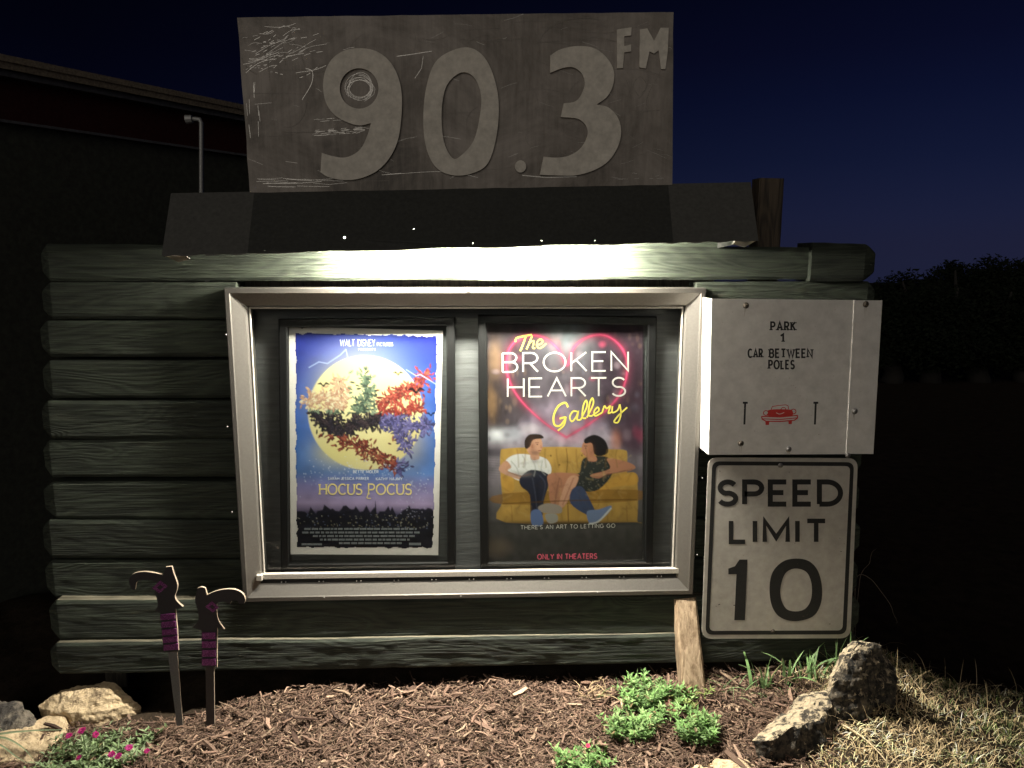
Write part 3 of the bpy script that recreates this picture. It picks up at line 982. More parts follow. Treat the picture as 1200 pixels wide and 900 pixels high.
three = zc([(470, 225, 1), (520, 195), (600, 180), (680, 190), (740, 235), (775, 300), (770, 370), (740, 425), (692, 460, 1), (750, 475), (795, 525), (810, 590), (795, 660), (750, 730), (680, 775), (590, 800), (500, 800), (420, 797, 1), (438, 710, 1), (500, 715), (560, 705), (615, 670), (648, 610), (640, 560), (600, 528), (520, 520, 1), (535, 455, 1), (590, 445), (620, 410), (635, 360), (620, 310), (580, 282), (530, 285), (470, 308, 1)])
eff = zc([(790, 100), (860, 90), (858, 128), (825, 133), (825, 180), (858, 172), (858, 205), (825, 210), (818, 285), (790, 287)])
emm = zc([(900, 100), (935, 95), (968, 155), (1000, 92), (1038, 92), (1034, 200), (1022, 290), (1001, 290), (990, 200), (968, 216), (946, 205), (928, 287), (897, 282)])
def cut(name, loops, th=.009):
    V, Fc = prism([[at(x, y, YS - th - .0006) for x, y in lp] for lp in loops], th)
    o = part(name, V, Fc, M['cream'], fm); fix_normals(o.data)
cut("digit", [crom(nine, 5), crom(nine_h, 4)])
cut("digit", [crom(zero, 5), crom(zero_h, 4)])
cut("digit", [crom(three, 5)])
cut("decimal_point", [ell(610, 195, 6.6, 7.2, 18)])
cut("letter", [eff], .006); cut("letter", [emm], .006)
# scratches and scribbles
rs = random.Random(12)
sk = Ink(YS)
for k in range(44):       # slashes upper left
    x = rs.uniform(284, 352); y = rs.uniform(30, 90); L = rs.uniform(12, 46); a = math.radians(rs.uniform(-30, -8))
    pts = [(x + L * t * math.cos(a), y + L * t * math.sin(a) + 3 * math.sin(t * 3 + k)) for t in np.linspace(0, 1, 7)]
    if rs.random() < .5:
        for j in range(0, 6, 2): sk.stroke(pts[j:j + 2], rs.uniform(.3, .8))
    else:
        sk.stroke(pts, rs.uniform(.25, .6))
for k in range(9):        # scribble inside the nine
    sk.stroke(ell(421 + rs.uniform(-2, 2), 104 + rs.uniform(-3, 3), rs.uniform(12, 17), rs.uniform(9, 17), 16, rs.uniform(0, 360), rs.uniform(380, 620), False), rs.uniform(.25, .5))
for k in range(12):
    x = rs.uniform(365, 378); y = rs.choice((139, 141, 154, 156, 158)) + rs.uniform(-1.5, 1.5)
    for j in range(4):
        sk.stroke([(x + j * 15, y - j * 1.0), (x + j * 15 + rs.uniform(4, 13), y - j * 1.0 - .8)], rs.uniform(.25, .65))
for k in range(14):       # bottom rubs
    x = rs.uniform(300, 370); y = rs.uniform(208, 219)
    sk.stroke([(x, y), (x + rs.uniform(8, 22), y + rs.uniform(-1, 1.5)), (x + rs.uniform(25, 40), y + rs.uniform(-2, 2))], rs.uniform(.25, .6))
for k in range(9):
    x = rs.uniform(288, 304); y = rs.uniform(95, 150); sk.stroke([(x, y), (x + rs.uniform(-1, 2), y + rs.uniform(6, 18))], rs.uniform(.3, .6))
sk.stroke([(465, 66), (480, 64), (506, 60)], .7); sk.stroke([(496, 66), (494, 80), (486, 92)], .5)
sk.stroke(crom([(358, 80), (366, 84), (365, 98), (354, 117)], 5, False), .7)
for k in range(10):
    x = rs.uniform(720, 778); y = rs.uniform(202, 211); sk.stroke([(x, y), (x + rs.uniform(1, 6), y + rs.uniform(-1, 1))], rs.uniform(.3, .7))
sk.stroke([(612, 205.5), (640, 208), (676, 207)], .9); sk.stroke(crom([(470, 203), (448, 205), (520, 201), (560, 208)], 6, False), .4)
for k in range(60):
    x, y = rs.uniform(285, 780), rs.uniform(22, 210); L = rs.uniform(4, 26); a = rs.uniform(-.6, .6)
    sk.stroke([(x, y), (min(786, x + L * .5), y + L * .5 * math.sin(a)), (min(787, x + L), y + L * math.sin(a) + rs.uniform(-2, 2))], rs.uniform(.12, .3))
o = sk.build("scratches", M['scratch'], fm); o["kind"] = "stuff"
sm = Ink(YS)
sm.stroke(crom([(316, 95), (314, 60), (320, 42), (330, 50), (335, 76)], 6, False), .9)
sm.stroke(crom([(337, 30), (344, 48), (352, 62), (358, 80)], 6, False), .8)
sm.stroke(crom([(283, 68), (290, 80), (301, 87)], 6, False), 1.6)
for pts in ([(733, 92), (738, 108), (734, 124), (745, 130), (760, 130), (788, 128)], [(760, 130), (742, 138), (733, 150), (742, 162), (776, 178)], [(757, 128), (760, 110), (774, 84)], [(748, 112), (742, 100), (750, 90), (758, 100), (752, 110)]):
    sm.stroke(crom(pts, 7, False), .8)
for k in range(10):
    x = rs.uniform(530, 722); y = rs.uniform(20, 52); sm.stroke(crom([(x, y), (x + rs.uniform(8, 30), y + rs.uniform(-4, 4)), (x + rs.uniform(40, 60), y + rs.uniform(-5, 5))], 4, False), rs.uniform(.3, .8))
for k in range(46):     # broad faint rubbed arcs over the sheet
    cx, cy = rs.uniform(300, 770), rs.uniform(30, 200); rx, ry = rs.uniform(15, 80), rs.uniform(6, 40); a0 = rs.uniform(0, 360)
    q = [(min(786, max(292, x)), min(212, max(20, y))) for x, y in ell(cx, cy, rx, ry, 14, a0, a0 + rs.uniform(50, 170), False)]
    sm.stroke(q, rs.uniform(.15, .5))
o = sm.build("scribbles", m_plain("pale_scribble", (0.2, 0.18, 0.155), .6, 0, .3, 60, .4, 0), fm); o["kind"] = "stuff"
# braces that stand the sheet on the hood
for px in (330, 560, 760):
    a = at(px, 216, YS + .005); t = at(px, 60, YS + .005)
    me = bevel_box((a.x - .02, YS + .005, hTL.z + .012), (a.x + .02, YS + .045, t.z), .003)
    link_mesh("brace", me, M['log_bare'], fm)

# ------------------------------------------------------------------ poster case
YC = 3.0
cTL, cTR, cBL, cBR = at(262, 337.5, YC), at(828, 337.5, YC), at(284.5, 706, YC), at(812.5, 697, YC)
cx0, cx1 = (cTL.x + cBL.x) / 2, (cTR.x + cBR.x) / 2
case = thing("poster_case", "bronze aluminium framed glass display case on the timber wall", "display case", ((cx0 + cx1) / 2, YC, cBL.z))
def corner(which, o):
    sx = 1 if which[1] == 'L' else -1
    sz = -1 if which[0] == 'T' else 1
    p = {'TL': cTL, 'TR': cTR, 'BL': cBL, 'BR': cBR}[which]
    return Vector((p.x + sx * o, 0, p.z + sz * o))
PROF = [(0.0, 3.13), (0.0, YC + .004), (0.004, YC), (0.020, YC), (0.024, YC + .004), (0.070, YC + .034), (0.075, YC + .044), (0.078, YC + .060), (0.078, 3.13)]
for nm, a, b in (("frame_top", 'TL', 'TR'), ("frame_right", 'TR', 'BR'), ("frame_bottom", 'BR', 'BL'), ("frame_left", 'BL', 'TL')):
    V, Fc = [], []
    for w_ in (a, b):
        for (oo, yy) in PROF:
            q = corner(w_, oo); V.append(Vector((q.x, yy, q.z)))
    k = len(PROF)
    for i in range(k - 1):
        Fc.append((i, i + 1, k + i + 1, k + i))
    Fc.append((k - 1, 0, k, 2 * k - 1))
    o = part("frame_rail", V, Fc, M['alu'], case); fix_normals(o.data)
    if "bottom" in nm: o["label"] = "bottom rail of the case frame"
# backing panel inside the case
YB = 3.108
i0, i1, i2, i3 = corner('TL', .076), corner('TR', .076), corner('BR', .076), corner('BL', .076)
zt_, zb2 = max(i0.z, i1.z) + .01, min(i2.z, i3.z) - .01
xl, xr = min(i0.x, i3.x) - .01, max(i1.x, i2.x) + .01
nb = 1
for k in range(nb):
    a = zt_ + (zb2 - zt_) * k / nb; b = zt_ + (zb2 - zt_) * (k + 1) / nb
    me = bevel_box((xl, YB, b + .0015), (xr, YB + .012, a - .0015), .002)
    link_mesh("backing_panel", me, M['backing'], case)
# glazing bead, pane and bottom track
for (a, b) in (('TL', 'TR'), ('TR', 'BR'), ('BL', 'TL')):
    pa, pb = corner(a, .082), corner(b, .082)
    V, Fc = tube_mesh([Vector((pa.x, 3.05, pa.z)), Vector((pb.x, 3.05, pb.z))], .0045, 6)
    part("glazing_bead", V, Fc, M['rail'], case)
tl, tr = at(296, 677.5, 3.035), at(800, 668, 3.035)
def bar(name, pa, pb, hh, y0, y1, mat):
    V = []
    for p in (pa, pb):
        for y in (y0, y1):
            for s in (-1, 1): V.append(Vector((p.x, y, p.z + s * hh)))
    o = part(name, V, [(0, 1, 3, 2), (4, 6, 7, 5), (0, 4, 5, 1), (2, 3, 7, 6), (1, 5, 7, 3), (0, 2, 6, 4)], mat, case); fix_normals(o.data)
    return o
bar("bottom_track", at(300, 676, 3.03), at(799, 669, 3.03), .0105, 3.028, 3.05, M['rail'])
bar("track_groove", at(299, 682.3, 3.034), at(799, 675.0, 3.034), .0085, 3.034, 3.06, M['void'])
V = [Vector((i0.x - .004, 3.066, i0.z + .004)), Vector((i1.x + .004, 3.066, i1.z + .004)), Vector((i2.x + .004, 3.066, i2.z)), Vector((i3.x - .004, 3.066, i3.z))]
o = part("pane", V, [(0, 1, 2, 3)], M['glass'], case)
# little latch lower left
me = bevel_box((at(304, 676, 3.02).x - .012, 3.010, at(304, 677, 3.02).z - .012), (at(304, 676, 3.02).x + .014, 3.027, at(304, 677, 3.02).z + .016), .003)
link_mesh("latch", me, M['rail'], case)
for px in np.arange(330, 800, 44):
    for dx in (0, 5):
        screw(case, px + dx, 682.3 - (px - 299) * 7.3 / 500, 3.033, .0035, 'rail' if False else 'screw')
screw(case, 549, 340.5, YC, .010, 'screw')
for (x, y) in ((265, 392), (266.5, 500), (272, 600), (276, 690), (826, 420), (823, 560), (817, 650), (420, 341), (690, 341), (380, 700), (540, 698.5), (700, 694)):
    screw(case, x, y, YC, .0035, 'screw')

# ------------------------------------------------------------------ posters: soft print painted into point colours
class Canvas:
    """print colours on a grid; coordinates are those of the zoomed photo (660 x 900 per poster)"""
    def __init__(s, x0, y0, x1, y1, nx, ny):
        s.u = np.linspace(x0, x1, nx); s.v = np.linspace(y0, y1, ny)
        s.X, s.Y = np.meshgrid(s.u, s.v)
        s.C = np.zeros((ny, nx, 3))
        s.nx, s.ny = nx, ny
    def vgrad(s, stops):
        ys = [p for p, _ in stops]
        for c in range(3):
            s.C[..., c] = np.interp(s.Y, ys, [col[c] for _, col in stops])
    def mix(s, a, col):
        a = np.clip(a, 0, 1)[..., None]
        s.C = s.C * (1 - a) + np.array(col) * a
    def blob(s, cx, cy, rx, ry, col, a=1.0, p=1.0):
        s.mix(a * np.exp(-(((s.X - cx) / rx) ** 2 + ((s.Y - cy) / ry) ** 2) ** p), col)
    def ellipse(s, cx, cy, rx, ry, col, a=1.0, soft=4.0, ang=0):
        c, sn = math.cos(math.radians(ang)), math.sin(math.radians(ang))
        dx, dy = s.X - cx, s.Y - cy
        U, Vv = dx * c + dy * sn, -dx * sn + dy * c
        r = np.sqrt((U / rx) ** 2 + (Vv / ry) ** 2)
        s.mix(a * np.clip((1 - r) * min(rx, ry) / soft + .5, 0, 1), col)
    def _dist(s, pts, closed):
        D = np.full(s.X.shape, 1e9)
        n = len(pts)
        for i in range(n if closed else n - 1):
            (ax, ay), (bx, by) = pts[i][:2], pts[(i + 1) % n][:2]
            dx, dy = bx - ax, by - ay
            L = dx * dx + dy * dy + 1e-9
            t = np.clip(((s.X - ax) * dx + (s.Y - ay) * dy) / L, 0, 1)
            D = np.minimum(D, np.hypot(s.X - ax - t * dx, s.Y - ay - t * dy))
        return D
    def poly(s, pts, col, a=1.0, soft=3.0, smooth=True):
        if smooth: pts = crom(pts, 4)
        ins = np.zeros(s.X.shape, bool)
        n = len(pts)
        for i in range(n):
            (ax, ay), (bx, by) = pts[i][:2], pts[(i + 1) % n][:2]
            cr = ((ay > s.Y) != (by > s.Y)) & (s.X < (bx - ax) * (s.Y - ay) / (by - ay + 1e-12) + ax)
            ins ^= cr
        D = s._dist(pts, True)
        s.mix(a * np.clip(np.where(ins, D, -D) / soft + .5, 0, 1), col)
    def line(s, pts, w, col, a=1.0, soft=2.5, smooth=True):
        if smooth: pts = crom(pts, 5, False)
        s.mix(a * np.clip((w / 2 - s._dist(pts, False)) / soft + .5, 0, 1), col)
    def glow(s, pts, w, col, a=1.0):
        pts = crom(pts, 5, False)
        s.mix(a * np.exp(-(s._dist(pts, False) / w) ** 2), col)
    def noise(s, sx, sy, amp, seed, col=None):
        r = np.random.default_rng(seed)
        G = r.normal(size=(max(3, int((s.v[-1] - s.v[0]) / sy) + 3), max(3, int((s.u[-1] - s.u[0]) / sx) + 3)))
        fx = (s.X - s.u[0]) / sx; fy = (s.Y - s.v[0]) / sy
        ix, iy = fx.astype(int), fy.astype(int)
        tx, ty = fx - ix, fy - iy
        tx, ty = tx * tx * (3 - 2 * tx), ty * ty * (3 - 2 * ty)
        n = (G[iy, ix] * (1 - tx) + G[iy, ix + 1] * tx) * (1 - ty) + (G[iy + 1, ix] * (1 - tx) + G[iy + 1, ix + 1] * tx) * ty
        if col is None:
            s.C = np.clip(s.C * (1 + amp * n[..., None]), 0, 1)
        return n
    def build(s, name, corners, ox, oy, Y, mat, parent, mask=None):
        """corners: px TL, TR, BR, BL of the canvas rectangle on plane Y"""
        tl, tr, br, bl = [np.array(at(*c, Y)) for c in corners]
        U = ((s.X - s.u[0]) / (s.u[-1] - s.u[0]))[..., None]; Vv = ((s.Y - s.v[0]) / (s.v[-1] - s.v[0]))[..., None]
        P = (tl * (1 - U) + tr * U) * (1 - Vv) + (bl * (1 - U) + br * U) * Vv
        ny, nx = s.ny, s.nx
        idx = np.arange(ny * nx).reshape(ny, nx)
        q = np.stack([idx[:-1, :-1], idx[1:, :-1], idx[1:, 1:], idx[:-1, 1:]], -1).reshape(-1, 4)
        if mask is not None:
            q = q[mask[:-1, :-1].ravel()]
            used = np.unique(q)
            remap = np.full(ny * nx, -1); remap[used] = np.arange(len(used))
            q = remap[q]
        else:
            used = np.arange(ny * nx)
        me = bpy.data.meshes.new("m")
        me.from_pydata(P.reshape(-1, 3)[used].tolist(), [], q.tolist())
        at_ = me.color_attributes.new("tint", 'FLOAT_COLOR', 'POINT')
        rgba = np.ones((len(used), 4)); rgba[:, :3] = np.clip(s.C.reshape(-1, 3)[used] * 0.68, 0, 1)
        at_.data.foreach_set("color", rgba.ravel())
        me.update()
        return link_mesh(name, me, mat, parent)

def zoommap(ox, oy, Y):
    return lambda x, y, d: at(ox + x / 3.0, oy + y / 3.0, Y - d)

def holder(label_, px, Y0, name="poster_holder"):
    """black frame of four mitred bars with a clear cover; px = outer TL, TR, BR, BL"""
    P = [at(x, y, Y0) for x, y in px]
    c = (P[2] + P[3]) / 2
    h = thing(name, label_, "poster frame", (c.x, c.y, c.z))
    cen = sum((p for p in P), Vector()) / 4
    w_ = .036
    inn = []
    for p in P:
        inn.append(Vector((p.x + (w_ if p.x < cen.x else -w_), p.y, p.z + (w_ if p.z < cen.z else -w_))))
    for i in range(4):
        j = (i + 1) % 4
        V = []
        prof = [(0, .032), (0, .004), (.12, 0), (.88, 0), (1.0, .006), (1.0, .032)]
        for a_, b_ in ((P[i], inn[i]), (P[j], inn[j])):
            for f, dy in prof:
                q = a_.lerp(b_, f); V.append(Vector((q.x, Y0 + dy, q.z)))
        k = len(prof)
        Fc = [(m, m + 1, k + m + 1, k + m) for m in range(k - 1)] + [(k - 1, 0, k, 2 * k - 1)]
        o = part("frame_bar", V, Fc, M['black'], h); fix_normals(o.data)
    part("clear_cover", [Vector((q.x, Y0 + .010, q.z)) for q in inn], [(0, 1, 2, 3)], M['glass'], h)
    part("back_sheet", [Vector((q.x, Y0 + .026, q.z)) for q in inn], [(0, 1, 2, 3)], M['backing'], h)
    return h

YPO = 3.094      # poster paper plane
YH = 3.074
holder("black poster frame holding the blue moon poster", [(326, 374), (533, 372), (534, 668), (329, 671)], YH)
holder("black poster frame holding the pink heart poster", [(560, 369), (770, 371), (765, 667), (563, 669)], YH)

# --- poster 1: blue night poster with a big moon (generic picture, its own words)
p1q = [(338.5, 382.5), (519, 387.5), (513.5, 650.5), (340.5, 649.5)]
c = at(427, 650, YPO)
pa = thing("movie_poster", "blue night sky poster with a big yellow moon, left of the two", "poster", (c.x, c.y, c.z), "posters in the glass case")
V, Fc = prism([[at(*q, YPO) for q in p1q]], .0008)
o = part("paper", V, Fc, M['paper'], pa); fix_normals(o.data)
cv = Canvas(55, 38, 597, 840, 210, 300)
S = lambda *a: srgb(*a)
cv.vgrad([(38, S(32, 36, 118)), (130, S(38, 58, 160)), (300, S(42, 84, 178)), (470, S(52, 104, 182)), (540, S(84, 120, 184)), (590, S(140, 134, 188)), (650, S(176, 156, 196)), (690, S(70, 66, 92)), (720, S(34, 32, 44)), (840, S(24, 23, 30))])
cv.noise(60, 50, .10, 3); cv.noise(22, 18, .06, 4)
cv.blob(120, 150, 120, 90, S(28, 30, 104), .6); cv.blob(540, 110, 110, 80, S(28, 30, 104), .6)
cv.blob(327, 330, 250, 245, S(96, 128, 190), .5, 2.2)
cv.ellipse(327, 330, 206, 200, S(222, 210, 156), 1, 6)
cv.blob(290, 260, 120, 110, S(236, 226, 172), .8); cv.blob(230, 470, 90, 50, S(228, 214, 140), .7); cv.blob(470, 420, 70, 90, S(196, 178, 116), .6)
# wind-blown drift of autumn cloth and cloud across the moon (plain stand-in)
rp = random.Random(4)
cols_ = {'d': [S(24, 21, 28), S(40, 34, 44), S(58, 46, 50)], 'r': [S(140, 52, 46), S(104, 40, 38), S(160, 78, 64)], 'p': [S(78, 74, 122), S(104, 98, 146), S(54, 52, 88)],
         'g': [S(84, 102, 84), S(120, 134, 112), S(54, 66, 58)], 'w': [S(206, 190, 160), S(168, 130, 108), S(190, 156, 128)], 'b': [S(118, 50, 44), S(86, 36, 34), S(140, 74, 58)]}
branches = [([(135, 330), (200, 372), (270, 380), (340, 360), (420, 352), (500, 372), (548, 362)], 13), ([(205, 372), (215, 320), (240, 270), (232, 215)], 8), ([(270, 380), (300, 320), (330, 270), (322, 200)], 9),
            ([(345, 360), (390, 310), (430, 262), (500, 240), (535, 190)], 8), ([(410, 352), (460, 320), (520, 305)], 7), ([(180, 360), (240, 420), (320, 455), (400, 495), (450, 520)], 9), ([(420, 352), (450, 400), (470, 450)], 7), ([(230, 300), (180, 280), (118, 288)], 5)]
for pts, w_ in branches:
    cv.line(pts, w_, S(30, 26, 32), .97, 3); cv.line([(x - 2, y - 2) for x, y in pts], w_ * .25, S(96, 80, 72), .5, 3)
zone = lambda x, y: 'w' if x < 270 and y < 320 else 'g' if x < 365 and y < 330 else 'r' if y < 330 else 'b' if y > 410 and x < 440 else 'p' if x > 380 else 'd'
for pts, w_ in branches:
    for (x, y) in crom(pts, 9, False):
        for k in range(9):
            dx, dy = rp.gauss(0, 17), rp.gauss(0, 15)
            an_ = math.degrees(math.atan2(dy, dx)) + rp.gauss(0, 25)
            base_ = rp.choice(cols_[zone(x + dx, y + dy)])
            cv.ellipse(x + dx, y + dy, rp.uniform(6, 11), rp.uniform(2.6, 4.6), base_, .95, 2, an_)
            cv.ellipse(x + dx - 1, y + dy - 1.5, rp.uniform(3, 5), 1.2, tuple(min(1, c_ * 1.9 + .02) for c_ in base_), .6, 2, an_)
for (bx_, by_, bs_) in ((505, 250, 1.0), (175, 235, .7), (560, 330, .6), (440, 190, .6)):
    cv.poly([(bx_ - 30 * bs_, by_ - 6 * bs_), (bx_ - 12 * bs_, by_ - 14 * bs_), (bx_, by_ - 2 * bs_), (bx_ + 14 * bs_, by_ - 16 * bs_), (bx_ + 34 * bs_, by_ - 4 * bs_), (bx_ + 14 * bs_, by_ - 5 * bs_), (bx_ + 2 * bs_, by_ + 8 * bs_), (bx_ - 12 * bs_, by_ - 3 * bs_)], S(18, 16, 22), .95, 2)
cv.line([(125, 175), (160, 155), (190, 160), (235, 130), (255, 110), (262, 140)], 3, S(170, 186, 224), .8, smooth=False)
cv.line([(470, 175), (505, 195), (520, 190), (575, 222)], 3, S(170, 186, 224), .8, smooth=False)
# hillside village
sky_pts = [(55, 700)]
x = 60
while x < 597:
    sky_pts += [(x, 690 - rp.uniform(0, 26) + 8 * math.sin(x * .02)), (x + rp.uniform(5, 16), 686 - rp.uniform(0, 30))]
    x += rp.uniform(14, 30)
sky_pts += [(597, 700), (597, 845), (55, 845)]
cv.poly(sky_pts, S(26, 26, 36), .96, 4, False)
cv.poly([(358, 700), (364, 640), (370, 700)], S(26, 26, 36), .95, 2, False)
_n = cv.noise(30, 22, .22, 8, 'only'); cv.C = np.clip(cv.C * (1 + .22 * _n * (cv.Y > 680))[..., None], 0, 1)
for k in range(150):
    x, y = rp.uniform(75, 560), rp.uniform(690, 745)
    cv.ellipse(x, y, rp.uniform(1.2, 2.4), rp.uniform(1.2, 2.4), rp.choice([S(160, 150, 120), S(120, 132, 170), S(200, 196, 180)]), rp.uniform(.3, .9), 2)
for k in range(120):
    t = rp.random(); x = 90 + 460 * t; y = 520 + 70 * abs(t - .45) * 1.4 + rp.gauss(0, 22)
    cv.ellipse(x, y, rp.uniform(1, 2.6), rp.uniform(1, 2.6), S(214, 222, 240), rp.uniform(.3, .9), 2)
for k in range(60):
    x, y = rp.gauss(500, 32), rp.uniform(560, 700); cv.ellipse(x, y, 1.8, 1.8, S(206, 206, 230), rp.uniform(.2, .8), 2)
# deckle edge: where the print stops and the paper shows
nl = np.interp(np.arange(300), np.arange(0, 300, 6), rng.normal(0, 2.6, 50)); nr = np.interp(np.arange(300), np.arange(0, 300, 6), rng.normal(0, 2.6, 50))
nt = np.interp(np.arange(210), np.arange(0, 210, 6), rng.normal(0, 2.4, 35)); nb_ = np.interp(np.arange(210), np.arange(0, 210, 6), rng.normal(0, 2.4, 35))
mask = (cv.X > 78 + nl[:, None]) & (cv.X < 575 + nr[:, None]) & (cv.Y > 58 + nt[None, :]) & (cv.Y < 812 + nb_[None, :])
cv.build("printed_picture", p1q, 320, 370, YPO - .0004, M['art'], pa, mask)
tx = Ink(YPO - .0005, zoommap(320, 370, YPO - .0005))
M['pale'] = m_plain("pale_print", S(196, 200, 212), .6, 0, .3, 40, .1, 0)
for a_ in (("WALT DISNEY", 236, 358, 106, 22, 2.4, .22), ("PICTURES", 366, 421, 106, 11, 1.4, .3), ("PRESENTS", 300, 360, 122, 7, 1.2, .5),
           ("BETTE MIDLER", 282, 370, 553, 9, 1.5, .3), ("SARAH JESSICA PARKER", 193, 336, 577, 9, 1.5, .3), ("KATHY NAJIMY", 362, 454, 578, 9, 1.5, .3)):
    tx = Ink(YPO - .0005, zoommap(320, 370, YPO - .0005))
    letters(tx, *a_[:6], gap=a_[6])
    tx.build("lettering", M['pale'], pa)
tt = Ink(YPO - .0005, zoommap(320, 370, YPO - .0005))
M['gold'] = m_plain("gold_print", S(214, 196, 130), .6, 0, .3, 40, .12, 0)
letters(tt, "HOCUS", 164, 312, 628, 36, 5.0, gap=.2, slab=True)
tt.build("title_lettering", M['gold'], pa); tt = Ink(YPO - .0005, zoommap(320, 370, YPO - .0005))
letters(tt, "POCUS", 336, 486, 628, 36, 5.0, gap=.2, slab=True)
tt.stroke(crom([(336, 626), (330, 640), (344, 642)], 4, False), 3)
tt.build("title_lettering", M['gold'], pa)
cr = Ink(YPO - .0005, zoommap(320, 370, YPO - .0005))
for row, (xa, xb) in enumerate(((110, 505), (102, 515), (140, 498), (165, 480), (232, 452))):
    x = xa
    while x < xb:
        L = rp.uniform(8, 26)
        cr.rect(x, 746 + row * 12.5, min(xb, x + L), 753 + row * 12.5); x += L + rp.uniform(2, 5)
cr.rect(100, 800, 172, 807); cr.rect(478, 798, 520, 807)
cr.build("credit_lines", m_plain("grey_print", S(104, 108, 112), .6, 0, .3, 40, .3, 0), pa)
screw(pa, 354, 384.5, YPO - .001, .004, 'screw')

# --- poster 2: street, neon heart, sofa with two people (plain drawing)
p2q = [(571, 375.5), (754, 377), (752.5, 667), (572.5, 667)]
c = at(662, 667, YPO)
pb_ = thing("movie_poster", "dark street poster with pink neon heart and mustard sofa, right of the two", "poster", (c.x, c.y, c.z), "posters in the glass case")
V, Fc = prism([[at(*q, YPO) for q in p2q]], .0008)
o = part("paper", V, Fc, M['paper'], pb_); fix_normals(o.data)
cv = Canvas(48, 17, 597, 892, 210, 320)
cv.vgrad([(17, S(84, 78, 82)), (120, S(74, 68, 74)), (280, S(80, 72, 80)), (360, S(116, 104, 120)), (410, S(146, 134, 148)), (450, S(140, 130, 140)), (560, S(122, 114, 120)), (640, S(98, 94, 96)), (730, S(76, 74, 72)), (790, S(62, 61, 60)), (892, S(58, 57, 57))])
cv.poly([(48, 17), (215, 17), (205, 200), (190, 330), (150, 385), (48, 400)], S(58, 50, 52), .85, 30, False)
cv.poly([(425, 17), (597, 17), (597, 470), (520, 450), (470, 380), (440, 250)], S(54, 42, 52), .85, 30, False)
for k in range(70):
    x = rp.choice((rp.uniform(52, 190), rp.uniform(450, 590))); y = rp.uniform(30, 370)
    cv.ellipse(x, y, rp.uniform(3, 7), rp.uniform(5, 14), rp.choice([S(120, 98, 80), S(36, 30, 34), S(90, 82, 90), S(140, 116, 96)]), rp.uniform(.2, .6), 6)
for (cx, cy, rx, ry, col, a) in ((330, 60, 80, 90, S(104, 110, 114), .85), (300, 330, 60, 60, S(150, 132, 150), .5), (70, 230, 40, 200, S(52, 42, 40), .8), (75, 150, 26, 60, S(140, 110, 84), .5), (60, 300, 20, 60, S(150, 116, 80), .5),
                                  (170, 110, 60, 150, S(48, 42, 50), .7), (480, 90, 70, 180, S(44, 34, 42), .8), (570, 220, 50, 230, S(52, 34, 44), .8), (560, 420, 50, 70, S(70, 48, 62), .7),
                                  (80, 410, 44, 26, S(206, 206, 212), .85), (140, 405, 34, 26, S(160, 160, 170), .8), (65, 470, 50, 18, S(60, 56, 64), .8), (200, 385, 36, 20, S(190, 178, 188), .7), (250, 430, 90, 20, S(150, 138, 150), .5),
                                  (340, 420, 60, 22, S(190, 150, 166), .5), (500, 430, 20, 40, S(200, 120, 80), .4), (60, 560, 60, 60, S(126, 118, 126), .6), (560, 560, 50, 60, S(72, 62, 70), .6)):
    cv.blob(cx, cy, rx, ry, col, a, 1.4)
for k in range(60):
    cv.blob(rp.uniform(48, 597), rp.uniform(60, 430), rp.uniform(5, 16), rp.uniform(5, 26), rp.choice([S(120, 100, 90), S(40, 34, 40), S(150, 130, 140), S(170, 60, 90), S(90, 90, 104)]), rp.uniform(.15, .5), 1.5)
for k in range(12):
    y = 460 + k * 9; cv.line([(50, y), (110, y + 4)], 2, S(80, 74, 80), .4)
heart = [(325, 415), (240, 358), (155, 275), (116, 190), (126, 110), (180, 68), (245, 72), (300, 115), (328, 165), (352, 105), (405, 68), (470, 66), (525, 112), (540, 185), (512, 268), (430, 350), (325, 415)]
cv.glow(heart, 18, S(140, 44, 74), .25); cv.glow(heart, 5, S(176, 48, 84), .7); cv.line(heart, 2.2, S(206, 90, 124), .6)
cv.noise(16, 16, .08, 11)
# sofa
sofa = S(172, 136, 70)
cv.poly([(92, 470), (110, 455), (200, 450), (330, 448), (460, 455), (530, 458), (542, 475), (542, 540), (572, 545), (580, 600), (578, 712), (560, 718), (110, 720), (100, 640), (92, 560)], sofa, 1, 3)
cv.poly([(96, 545), (130, 545), (140, 600), (110, 615), (98, 590)], S(190, 144, 66), .9)
cv.poly([(520, 545), (572, 540), (575, 580), (500, 590), (420, 612), (430, 590)], S(188, 142, 64), .9)
cv.poly([(105, 615), (570, 600), (575, 640), (110, 655)], S(132, 92, 34), .7)
for x in (215, 325, 430): cv.line([(x, 455), (x + 4, 500), (x, 545)], 4, S(120, 84, 32), .7)
cv.line([(330, 650), (332, 715)], 3, S(110, 78, 30), .8)
cv.noise(20, 30, .10, 15)
skin1, skin2 = S(190, 142, 116), S(168, 116, 90)
# person left: white shirt, dark trousers
cv.poly([(112, 495), (150, 475), (205, 478), (255, 492), (272, 530), (250, 560), (160, 570), (110, 530)], S(214, 212, 210), 1)
cv.poly([(88, 520), (112, 498), (130, 520), (118, 535), (165, 550), (160, 565), (95, 540)], skin1, 1)
cv.poly([(160, 560), (200, 530), (260, 545), (262, 585), (245, 640), (238, 700), (200, 700), (195, 620), (165, 590)], S(36, 38, 52), 1)
cv.ellipse(212, 444, 28, 36, skin1, 1, 3, 8); cv.poly([(200, 470), (225, 470), (228, 492), (200, 494)], skin1, 1)
cv.poly([(178, 425), (196, 405), (232, 405), (244, 418), (208, 424), (196, 448), (180, 455)], S(46, 34, 30), 1)
